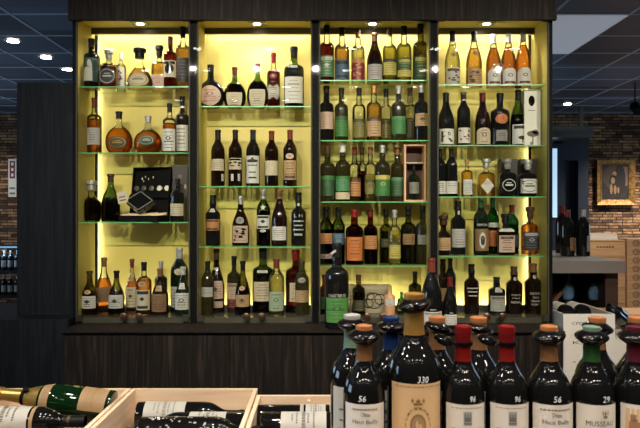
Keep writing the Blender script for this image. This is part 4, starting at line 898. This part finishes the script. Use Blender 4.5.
crate(-.1815, .19, 1.34, 1.84, zc, ch, 'right pale wooden crate, nearest the standing wine bottles', div=-.04)
# a corrugated tray under the upper bottles
for x0, x1, y0, y1, w in ((-.924, -.576, 1.413, 1.897, 'left'), (-.5455, -.199, 1.413, 1.897, 'middle'), (-.1685, .177, 1.353, 1.827, 'right')):
    mb = MB(); n = 40; vs = []; fs = []
    for i in range(n+1):
        y_ = y0+(y1-y0)*i/n; z_ = zc+.098+.005*math.sin(i*PI/2)
        vs += [(x0, y_, z_), (x1, y_, z_)]
    vs += [(x0, y1, zc+.012), (x1, y1, zc+.012), (x0, y0, zc+.012), (x1, y0, zc+.012)]
    for i in range(n): fs.append((2*i, 2*i+1, 2*i+3, 2*i+2))
    q = 2*n; fs += [(q, q+1, q+3, q+2), (q+2, q+3, q+5, q+4), (q+4, q+5, 1, 0)]
    fs.append(tuple([2*i for i in range(n+1)]+[q+2, q+4])); fs.append(tuple([2*i+1 for i in range(n+1)]+[q+3, q+5])[::-1])
    k_ = dict(left=0, middle=1, right=2)[w]; q_ = CR[k_].location; vs = [(v[0]-q_[0], v[1]-q_[1], v[2]-q_[2]) for v in vs]
    mb.add(vs, fs, M['cartonin']); mb.build('packing_layer', CR[k_])
TR = zc+.103
GB = 'wine bottles lying in the wooden crates'
def lying(prof, R, H, bx, y, zc_, ang, pitch, glass, cap, labels, label, seed, yaw=0, capm=None, liq=None, lv=0, spin=0, cap0=.82):
    """neck points along +X turned by yaw/pitch; ang=180 neck to the left"""
    d = Vector((math.cos(math.radians(ang)), math.sin(math.radians(yaw))*1.0, math.sin(math.radians(pitch)))).normalized()
    z = d; up = Vector((0, -.55, .83)); up = (up-up.dot(z)*z).normalized()      # label faces up and to the front
    yv = -up; xv = yv.cross(z)
    m = Matrix((xv, yv, z)).transposed() @ Matrix.Rotation(math.radians(spin), 3, 'Z')
    return bottle('wine_bottle', prof, R, H, glass, liq, lv, cap, cap0, labels, 1, None, 44, None, seed, label, 'bottle', GB, (bx, y, zc_), m.to_euler(), capm)
# champagne
c = lying('burg', .046, .325, X(112, 1.77), 1.78, .962, 180, 7, 'champ', 'gold', ['4 26 60 tan capgold fine', '52 60 80 tan gold fine'], 'green champagne bottle with gold foil neck in the left crate', 11, cap0=.62, capm=mat('gold_foil', C(196, 160, 84), .3, .8))
mb = MB(); mb.lathe([(.0205, .232), (.0225, .235), (.0225, .252), (.0195, .255)], M['black'], 24); mb.lathe([(.005, -.0), (.008, .002), (.008, .010), (.003, .012)], M['black'], 12, Matrix.Translation((0, -.024, .24)) @ Matrix.Rotation(PI/2, 4, 'X')); mb.build('security_collar', c, True)
lying('bord', .0375, .30, X(-10, 1.63)-.07, 1.665, TR+.062, 0, 0, 'blk', 'black', ['10 54 66 white ink fine', '56 59 70 tan tan lines', '85 88 100 gold gold lines'], 'black bottle with big white label before the champagne, left crate', 12)
lying('bord', .0375, .30, X(40, 1.5), 1.56, TR+.040, 0, 0, 'blk', 'black', ['10 54 66 white ink fine'], 'black bottle with white label nearest the camera in the left crate', 13)
# middle crate
lying('bord', .038, .30, X(136, 1.78), 1.795, TR+.036, 0, 0, 'blk', 'black', ['8 46 70 white mid fine'], 'black bottle with white label at the back of the middle crate', 14)
lying('bord', .0375, .30, X(248, 1.66), 1.69, TR+.040, 180, 0, 'blk', 'black', ['20 52 70 white ink fine'], 'black bottle with white label, neck left, in the middle crate', 15)
lying('bord', .0375, .30, X(118, 1.55)+.04, 1.60, TR+.056, 0, 0, 'blk', 'black', ['6 62 80 black lgrey speck'], 'dark bottle at the front of the middle crate', 16)
# right crate
lying('bord', .038, .30, X(330, 1.74), 1.755, TR+.040, 180, 0, 'blk', 'black', ['4 22 66 white ink fine', '24 27 66 white mid fine'], 'black bottle at the back of the right crate, neck left', 17)
lying('bord', .038, .29, X(258, 1.62)+.005, 1.65, TR+.052, 0, 0, 'blk', 'black', ['18 58 66 white ink fine'], 'black bottle with long white label at the front of the right crate', 18)
bottle('wine_bottle', 'bord', .036, .28, 'blk', None, 0, 'black', .8, [], 1, None, 24, None, 0, 'dark bottle under the others, its black cap poking up in the right crate', 'bottle', GB, (-.135, 1.80, .735), (0, 0, 0)) if False else None

# ============================================================ standing wine bottles in the foreground
mb = MB(); mb.box(-.02, .80, 1.03, 1.31, TZ+.0005, .9995, M['pine']); tag(mb.build('bottle_riser'), 'low pale wooden riser under the standing wine bottles', 'riser')
mb = None
YF, YR = 1.14, 1.242
GF = 'standing wine bottles in the foreground'
def collar(root, H, R, s=1, dz=0, tilt=(0, 0), yaw=0):
    mb = MB(); z0 = H-.0245*s+dz
    T = Matrix.Translation((0, 0, z0)) @ Euler((tilt[0], tilt[1], yaw)).to_matrix().to_4x4()
    pr = [(.0140, -.006), (.017, -.005), (.022, -.001), (.0265, .0025), (.0290, .0065), (.0293, .0085), (.0275, .0115), (.0225, .0145), (.0175, .017), (.0150, .0185), (.0135, .019)]
    mb.lathe([(r*s, z*s) for r, z in pr], M['collar'], 48, T); ob = mb.build('security_collar', root, True)
    mb = MB(); mb.box(-.004*s, .004*s, -.0292*s, -.0272*s, .004*s, .012*s, M['collar'], T); mb.build('collar_latch', ob)
M['collar'] = mat('black_security_plastic', C(14, 12, 13), .10, spec=.35)
def fore(px, Y, w, H, capc, topc, labels, label, seed, col=True, s=1, tilt=(0, 0), R=None, cap0=.80, writing=None, wz=.60, ww=.2, cz=0, glass='blk'):
    R = R or w*Y/640/2
    root = bottle('wine_bottle', 'fore', R, H, glass, None, 0, capc, cap0, labels, 1, None, 72, None, seed, label, 'bottle', GF, (X(px, Y), Y, 1.0))
    S = Shape('fore', R, H)
    # foil top: a raised ring and disc
    mb = MB(); rt = R*.37; mb.lathe([(rt*.9, H-.009), (rt*1.04, H-.008), (rt*1.07, H-.003), (rt*1.05, H+.0005), (rt*.8, H+.0018), (rt*.74, H+.0006), (0, H+.0006)], CAPM(topc), 40); mb.build('capsule_top', root, True)
    if col: collar(root, H, R, s, cz, tilt)
    if writing:
        mb = MB(); vs, fs = text_mesh(writing[0]); ac, zz, hw_, hh = writing[1:]
        mb.add([S.at(math.radians(ac)+(x*2*hw_+y*.04)*1, zz*H+y*2*hh, .0006) for x, y in vs], fs, M['white_chalk']); mb.build('painted_number', root)
    return root
H_ = .3
fore(352, YR, 43, H_+.004, 'mint', 'lgrey', ['10 57 60 white ink lines+emb'], 'wine bottle with pale grey cap behind the leftmost foreground bottle', 31, tilt=(.05, 0), glass='blk')
fore(391, 1.247, 43, H_-.002, 'navyb', 'navyb', ['10 56 60 white ink lines+emb'], 'wine bottle with dark blue cap behind the big magnum', 32, tilt=(0, .05))
fore(437, YR, 43, H_, 'bronze', 'ocap', ['10 56 60 white ink lines'], 'wine bottle with bronze cap standing right behind the magnum', 33, s=.9, tilt=(.0, .25), cz=-.004)
fore(478.5, YR, 43, H_-.001, 'bronze', 'ocap', ['10 56 60 white ink lines'], 'wine bottle with bronze cap between and behind the two red capped bottles', 34, s=.9, tilt=(.0, .25), cz=-.006)
fore(597, YR, 43, H_-.001, 'bronze', 'ocap', ['10 56 60 white ink lines'], 'wine bottle with bronze cap behind the green capped bottle', 35, tilt=(0, .15), cz=-.003)
fore(637, YR, 43, H_-.001, 'bronze', 'ocap', ['10 56 60 white ink lines'], 'wine bottle with bronze cap at the right edge behind the maroon one', 36, cz=-.003)
CH = ['6 57 62 white mid H=GRAND_CRU_CLASSE', '34 42 30 white mid T=Château', '27 34 46 white mid T=Haut-Bailly']
PC['lab'] = (222, 214, 204); PC['tanl'] = (216, 178, 132); PC['inkb'] = (90, 82, 80); PC['sepia'] = (168, 120, 92); PC['goldi'] = (176, 130, 72)
A = lambda t: [t]
fore(364, YF, 42, H_+.001, 'bronze', 'ocap', ['3 57 62 lab lab none', '53.4 54.8 40 lab sepia dash', '49.6 53 17 lab inkb T=Château', '44.6 48.8 48 lab inkb T=Haut_Bailly'], 'wine bottle numbered 56 left of the magnum, bronze cap, white label', 21, tilt=(.08, 0), writing=('56', -8, .602, .17, .005))
fore(414, 1.152, 54, Z(294, 1.152)-1.0, 'capgold', 'capgold', ['3 58 60 tanl tanl none', '56.3 56.9 57 tanl goldi dash', '47.4 51.8 15 tanl goldi crown', '29 47 27 goldi tanl wreath circ'], 'large magnum numbered 330 with tan label and gold crest', 22, s=1.06, cap0=.80, tilt=(.05, -.14), writing=('330', 11, .600, .20, .0055), R=.0485)
for px, lb, sd, rc in ((463, 'red capped bottle with cream label, just right of the magnum', 23, -12), (506.5, 'red capped bottle with cream label, farther from the magnum', 24, -10)):
    r = fore(px, YF, 42, H_, 'red', 'red', ['3 57 62 lab lab none', '54.6 55.3 50 lab sepia dash', '45 53 11 lgrey inkb castle', '40 44 46 lab inkb dash'], lb, sd, col=False, cap0=.80, writing=('96', 14, .602, .14, .0048))
    # collar of these hangs at the left of the neck
    mb = MB(); T = Matrix.Translation((-.034, .012, H_-.030)) @ Euler((.1, .35, 0)).to_matrix().to_4x4()
    mb.lathe([(.0, -.004), (.012, -.003), (.0175, .001), (.018, .006), (.013, .011), (.0, .013)], M['collar'], 32, T)
    mb.lathe([(.0155, -.003), (.0178, -.002), (.0178, .003), (.0155, .004)], M['collar'], 32, Matrix.Translation((0, 0, H_-.030))); mb.build('security_collar', r, True)
fore(549, YF, 44, H_, 'bronze', 'ocap', ['3 57 62 lab lab none', '53.4 54.8 46 lab sepia dash', '49.6 53 17 lab inkb T=Château', '44.6 48.8 48 lab inkb T=Haut_Bailly'], 'wine bottle numbered 56 right of the two red capped bottles', 25, tilt=(.05, -.1), writing=('56', 2, .602, .17, .005))
fore(591.5, YF, 43, H_-.001, 'dgreen', 'mint', ['3 57 62 lab lab none', '49 55 9 lab goldi crown @12', '44.4 48.4 50 lab ink T=MUSSEAU'], 'wine bottle numbered 29 with green cap', 26, tilt=(.05, .03), writing=('29', 16, .602, .17, .005))
fore(635, YF, 43, H_-.001, 'maroon', 'maroon', ['3 57 62 lab lab none', '36 54.5 50 tanl sepia castle+orn'], 'wine bottle numbered 13 with maroon cap at right edge', 27, tilt=(.05, 0), writing=('13', 16, .61, .13, .005))

# ============================================================ right rear: bar counter, cartons, crates, picture
by0, by1 = 4.22, 5.42; bz = 1.19
bxr = X(626, 4.22)
r = empty('bar_table', (1.55, 4.8, 0), 'thick grey topped high table at right with bottles standing on it', 'table')
mb = MB(); mb.box(-.45, bxr-1.55, by0-4.8, by1-4.8, bz-.08, bz, M['counter']); mb.build('table_top', r)
dwm = mat('dark_brown_board', C(50, 32, 26), .6)
for sx in (-.40, bxr-1.55-.10):
    mb = MB(); mb.box(sx, sx+.085, -.50, .52, 0, bz-.081, dwm); mb.build('side_panel', r)
mb = MB(); mb.box(-.34, bxr-1.55+.14, .53, .57, .0, bz-.10, dwm); mb.build('back_board', r)
rack = r
for s in (-1, 1):
    mb = MB(); T = Matrix.Translation((-.05, -.05, .72)) @ Matrix.Rotation(s*.85, 4, 'Y'); mb.box(-.36, .36, -.25, .25, -.012, .012, wood('rack_board', C(84, 54, 38), C(104, 68, 48), C(120, 82, 60), (4, 30, 30)) if s < 0 else dwm, T); mb.build('rack_board', rack)
mb = MB(); mb.box(-.30, .30, -.25, .25, .40, .42, dwm); mb.build('rack_shelf', rack); mb = MB()
for sx in (-.3, .27): mb.box(sx, sx+.03, -.25, .25, 0, .40, dwm)
mb.build('rack_leg', rack)
for i, (px, gy) in enumerate(((568, 0), (575, .1), (594, 0), (600, .12), (606, .02))):
    r = empty('wine_glass', (X(px, 4.45), 4.45+gy, bz-.083), 'upturned stemmed glass hanging under the grey table, '+['leftmost', 'second from left', 'third from left', 'fourth from left', 'rightmost'][i], 'glass', 'hanging glasses under the table')
    mb = MB(); mb.lathe([(.033, 0), (.033, -.003), (.005, -.008), (.004, -.08), (.02, -.095), (.036, -.13), (.038, -.16), (.031, -.20)], M['thinblue'], 24); mb.build('glass_bowl', r, True)
for px, Y, top, gl, cp, lb in ((562, 5.1, 206, 'dred', 'dred', 'dark red bottle at left on the grey high table'), (567.5, 4.72, 209.5, 'blk', 'redbr', 'black bottle with brown cap on the grey high table, middle'), (583, 4.72, 209.5, 'blk', 'silver', 'black bottle with light cap on the grey high table, rightmost')):
    bottle('wine_bottle', 'bord', .049, Z(top, Y)-bz, gl, None, 0, cp, .84, ['10 44 60 grey mid lines @70'] if px == 583 else ['12 40 60 dtan mid lines @60'], 1, None, 28, None, int(px), lb, 'bottle', 'bottles on the high table', (X(px, Y), Y, bz+.0005))
mb = MB(); mb.box(X(533, 4.95), X(556.5, 4.95), 4.95, 5.0, bz+.0005, bz+.006, P('white')); tag(mb.build('card'), 'small flat white card on the grey high table beside the display case', 'card')
# white cartons
cy0, cy1 = 3.42, 3.82; cx0 = 1.301; cx1 = X(615, 3.42); ct = Z(314, 3.42); hh = .1025
n = int(ct/hh)
marks = {0: 'CPD', 1: 'K.', 2: '- -'}
for i in range(n+1):
    z1 = ct-i*hh; z0 = max(z1-hh+.0006, 0.0005)
    if z1 < .02: break
    if z0 < .02: z0 = .0005
    r = empty('wine_carton', ((cx0+cx1)/2, (cy0+cy1)/2, z0), ['open white wine carton holding lying bottles, topmost of the stack', 'closed white wine carton, second from the top of the stack', 'closed white wine carton, third from the top of the stack'][i] if i < 3 else 'white wine carton low in the stack beside the sideboard, '+['', '', '', 'fourth', 'fifth', 'sixth', 'seventh', 'eighth', 'ninth', 'tenth', 'eleventh', 'twelfth'][i]+' from top', 'carton', 'stack of white wine cartons')
    hx, hy, h = (cx1-cx0)/2, (cy1-cy0)/2, z1-z0
    mb = MB()
    if i == 0:
        t = .006; mb.box(-hx, hx, -hy, hy, 0, t, M['carton']); mb.box(-hx, hx, -hy, -hy+t, t, h, M['carton']); mb.box(-hx, hx, hy-t, hy, t, h, M['carton'])
        mb.box(-hx, -hx+t, -hy+t, hy-t, t, h, M['carton']); mb.box(hx-t, hx, -hy+t, hy-t, t, h, M['carton'])
    else: mb.box(-hx, hx, -hy, hy, 0, h, M['carton'])
    mb.build('carton_box', r)
    if i == 0:
        mb = MB(); mb.box(-hx+.008, hx-.008, -hy+.008, hy-.008, h-.094, h-.046, M['cartonin']); mb.build('packing_layer', r)
    if i in marks:
        vs, fs = text_mesh(marks[i]); mb = MB(); sx_, sz_ = ((.062, .017), (.05, .016), (.05, .004))[i]
        mb.add([(x*sx_-hx*.45, -hy-.0006, h*.5+y*sz_) for x, y in vs], fs, M['ink']); mb.build('printed_mark', r)
for i, (bx, bl) in enumerate(((cx0+.052, 'left'), (cx0+.142, 'right'))):
    q = bottle('wine_bottle', 'bord', .040, .30, 'blk', None, 0, 'black', .82, ['16 56 80 white mid fine'], 1, None, 28, None, 50+i, f'{bl} of two black bottles lying in the open white carton', 'bottle', 'bottles in the open carton', (bx, cy0+.075, ct-.004), (-PI/2, 0, 0))
# dark bottles lying over pale crate right of the cartons
ox0 = X(607, 4.0); oz = Z(308, 4.2)
r = empty('wooden_crate', ((ox0+ox0+.55)/2, 4.07, 0), 'large pale wooden chest at the right edge beside the white cartons', 'crate')
mb = MB(); mb.box(-.275, .275, -.14, .14, oz-.02, oz, M['cratewood']); mb.build('lid', r); mb = MB(); mb.box(-.27, .27, -.135, .135, 0, oz-.0205, M['cratewood']); mb.build('crate_body', r)
mb = MB(); mb.box(1.592, 1.98, 3.48, 3.90, 0, .80, M['carton']); tag(mb.build('wine_carton'), 'tall plain carton right of the white stack, black bottles leaning above it', 'carton')
for i, (tx, ty, tz, bx_, by_, bz_) in enumerate(((1.565, 3.50, .990, 1.78, 3.70, .845), (1.62, 3.63, .995, 1.86, 3.82, .845))):
    z = (Vector((tx, ty, tz))-Vector((bx_, by_, bz_))).normalized(); xv = Vector((0, 0, 1)).cross(z).normalized(); yv = z.cross(xv)
    bottle('wine_bottle', 'bord', .036, .30, 'blk', None, 0, 'black', .82, [], 1, None, 28, None, 60+i, 'black bottle leaning up left against the white cartons, '+('nearer of two' if i == 0 else 'farther of two'), 'bottle', 'bottles leaning by the cartons', (bx_, by_, bz_), Matrix((xv, yv, z)).transposed().to_euler())
# stack of stamped crates
sy_ = 7.0; x0 = X(627, sy_); hz_ = .0935; top = Z(239, sy_); i = 0
PLC = ['topmost', 'second', 'third', 'fourth', 'fifth', 'sixth', 'seventh', 'eighth', 'ninth']
proto = None
while top-(i+1)*hz_ > -.02:
    z0 = max(top-(i+1)*hz_+.0006, .0005)
    r = empty('stamped_crate', (x0+.19, sy_+.2, z0), (f'flat wooden crate with round stamp, {PLC[i]} from the top of the right stack' if i else 'flat wooden crate with round stamp, topmost of the right stack') if i < 9 else 'flat wooden crate in the stamped stack at right, '+['tenth', 'eleventh', 'twelfth', 'thirteenth', 'fourteenth'][i-9]+' from top', 'crate', 'stack of stamped wooden crates')
    mb = MB(); mb.box(-.19, .19, -.2, .2, 0, hz_-.001, M['cratewood']); mb.build('crate_box', r)
    mb = MB(); T = Matrix.Translation((-.09, -.2005, hz_*.5)) @ Matrix.Rotation(PI/2, 4, 'X')
    seg = 24; vs = []; fs = []
    for j in range(seg):
        a = 2*PI*j/seg; vs += [(.038*math.cos(a), .034*math.sin(a), .0003), (.031*math.cos(a), .028*math.sin(a), .0003)]
    for j in range(seg): fs.append((2*j, 2*((j+1) % seg), 2*((j+1) % seg)+1, 2*j+1))
    mb.add(vs, fs, M['stamp'], T); vs, fs = text_mesh('CB'); mb.add([(x*.042, y*.034, .0003) for x, y in vs], fs, M['stamp'], T); mb.build('round_stamp', r)
    i += 1
# long crate pile left of it
z1 = Z(240, 6.6); xl0, xl1 = X(588, 6.6), X(626, 6.6)
for i in range(8):
    za = z1-(i+1)*.16+.001; hb = .145
    if za < 0: break
    if za < .155: hb += za; za = .0003
    r = empty('wooden_crate', ((xl0+xl1)/2, 6.82, za), ['long wooden crate topmost behind the high table', 'long wooden crate second from top behind the high table'][min(i, 1)] if i < 2 else 'long wooden crate behind the high table, '+['', '', 'third', 'fourth', 'fifth', 'sixth', 'seventh', 'eighth'][i]+' from top', 'crate', 'pile of long wooden crates')
    hx = (xl1-xl0)/2
    mb = MB(); mb.box(-hx, hx, -.2, .2, 0, hb, M['cratewood']); mb.build('crate_box', r)
    mb = MB(); mb.box(-hx, hx, -.205, .205, hb+.0005, hb+.013, M['cratewood']); mb.build('lid', r)
    mb = MB(); 
    for k_ in range(6): mb.box(-.1+k_*.032, -.1+k_*.032+.022, -.2008, -.2002, .08, .092, M['stamp'])
    mb.build('burnt_lettering', r)
mb = MB()
for i in range(5): mb.box(-.17+i*.004, .17-i*.003, -.12, .12+i*.003, i*.012, i*.012+.0115, M['paper'])
tag(mb.build('paper_pile', None, False, ((xl0+xl1)/2-.01, 6.82, z1+.0005)), 'pile of white papers lying on the long crates before the stone wall', 'paper')
# picture
yp = 9.86; x0, x1, z0, z1 = X(596, yp), X(634, yp), Z(205, yp), Z(160, yp); cxp, czp = (x0+x1)/2, (z0+z1)/2; hw, hh2 = (x1-x0)/2, (z1-z0)/2
r = empty('framed_picture', (cxp, yp, czp), 'dark painting in a wide gilded frame hanging on the stone wall', 'picture')
def frame(mb, a, b_, c_, d, y0, y1, m): # outer a,b inner c,d
    vs = [(-a, y1, -b_), (a, y1, -b_), (a, y1, b_), (-a, y1, b_), (-a, y0, -b_), (a, y0, -b_), (a, y0, b_), (-a, y0, b_), (-c_, y0+.018, -d), (c_, y0+.018, -d), (c_, y0+.018, d), (-c_, y0+.018, d), (-c_, y1, -d), (c_, y1, -d), (c_, y1, d), (-c_, y1, d)]
    fs = []
    for i in range(4):
        j = (i+1) % 4; fs += [(i, j, 4+j, 4+i), (4+i, 4+j, 8+j, 8+i), (8+i, 8+j, 12+j, 12+i), (12+i, 12+j, j, i)]
    mb.add(vs, fs, m)
mb = MB(); frame(mb, hw, hh2, hw*.80, hh2*.84, -.045, .03, M['gold']); frame(mb, hw*.79, hh2*.83, hw*.70, hh2*.76, -.03, .02, M['gold']); mb.build('frame', r)
m, nt, b = newmat('dark_oil_canvas'); nz = N(nt, 'ShaderNodeTexNoise'); nz.inputs['Scale'].default_value = 4; nz.inputs['Detail'].default_value = 4
rp = ramp(nt, nz.outputs[0], [(.35, C(18, 14, 13)), (.7, C(52, 40, 32))]); nt.links.new(rp.outputs[0], b.inputs['Base Color']); b.inputs['Roughness'].default_value = .6
mb = MB(); mb.box(-hw*.70, hw*.70, -.004, .012, -hh2*.76, hh2*.76, m); canvas = mb.build('canvas', r)
mb = MB()
def blob(x, z, a, c_, m, k=0):
    T = Matrix.Translation((x, -.0042-k*.0004, z)) @ Matrix.Diagonal((a, 1, c_, 1)) @ Matrix.Rotation(PI/2, 4, 'X'); mb.lathe([(0, 0), (1, 0), (1, .0004), (0, .0004)], m, 24, T)
sky = mat('painted_pale_sky', C(112, 90, 76), .6); fl_ = mat('painted_flesh', C(150, 118, 80), .6); dk = mat('painted_dark_cloth', C(34, 24, 20), .6); hl = mat('painted_halo', C(70, 52, 38), .6)
mb.box(hw*.34, hw*.66, -.0046, -.004, -hh2*.15, hh2*.7, sky); blob(-.02, .08, .17, .19, hl); blob(.07, .04, .09, .24, dk, 1)
blob(-.01, .13, .032, .042, fl_, 2); blob(-.03, .02, .06, .10, dk, 2); blob(-.035, .03, .03, .05, fl_, 3); blob(.0, -.11, .022, .07, fl_, 3); blob(-.06, -.10, .020, .08, fl_, 3); blob(.05, -.12, .015, .05, fl_, 3)
mb.build('painted_figure', canvas)
# ============================================================ left rear: shelf with bottles and notice
sx0, sx1 = X(-40, 8.0), X(20, 8.0); zt_ = Z(246, 8.0)
r = empty('bottle_shelf_unit', ((sx0+sx1)/2, 8.2, 0), 'low dark shelf unit of dim bottles with a blue lit edge at far left', 'shelf')
hx = (sx1-sx0)/2
zs_ = [.12, Z(297, 8.0)-.02, Z(272, 8.0)-.02, zt_-.03]
for z_ in zs_:
    mb = MB(); mb.box(-hx, hx, -.18, .18, z_, z_+.03, M['bluewood']); mb.build('shelf_board', r)
mb = MB(); mb.box(-hx, hx, -.183, -.1805, zt_-.025, zt_-.005, M['blueglow']); mb.build('light_strip', r)
for s in (-hx, hx-.025):
    mb = MB(); mb.box(s, s+.025, -.18, .18, 0, zt_-.03, M['bluewood']); mb.build('side_board', r)
light('AREA', 'shelf_light', ((sx0+sx1)/2, 8.03, zt_-.035), 2.5, (.4, .65, 1), (0, 0, 0), 1.2*hx, .02)
for z_ in zs_[1:3]:
    for i in range(5):
        bottle('wine_bottle', 'bord', .036, .255, 'blk', None, 0, 'silver', .84, ['18 50 60 grey mid lines'], 1, None, 14, None, i, 'dim dark bottle on far left shelf unit, '+('lower' if z_ == zs_[1] else 'upper')+' shelf, '+['first', 'second', 'third', 'fourth', 'fifth'][i]+' from right', 'bottle', 'bottles on the far left shelf', (sx1-.08-i*.082, 8.1, z_+.031))
mb = MB(); yy = RY1-.004; a0, a1, b0, b1 = X(8.5, yy), X(16.5, yy), Z(197, yy), Z(159, yy)
mb.box(a0, a1, yy-.006, yy, b0, b1, M['paper'])
mb.box(a0+.02, a1-.02, yy-.0068, yy-.006, b1-.30, b1-.03, P('red'))
for i in range(3): mb.box(a0+.045, a1-.045, yy-.0074, yy-.0068, b1-.10-i*.085, b1-.055-i*.085, M['paper'])
mb.box(a0+.02, a1-.02, yy-.0068, yy-.006, b0+.04, b0+.07, P('grey')); mb.box(a0+.02, a1-.02, yy-.0068, yy-.006, b0+.12, b0+.15, P('grey'))
tag(mb.build('notice_sign'), 'white notice with a red panel on the stone wall at far left', 'sign')
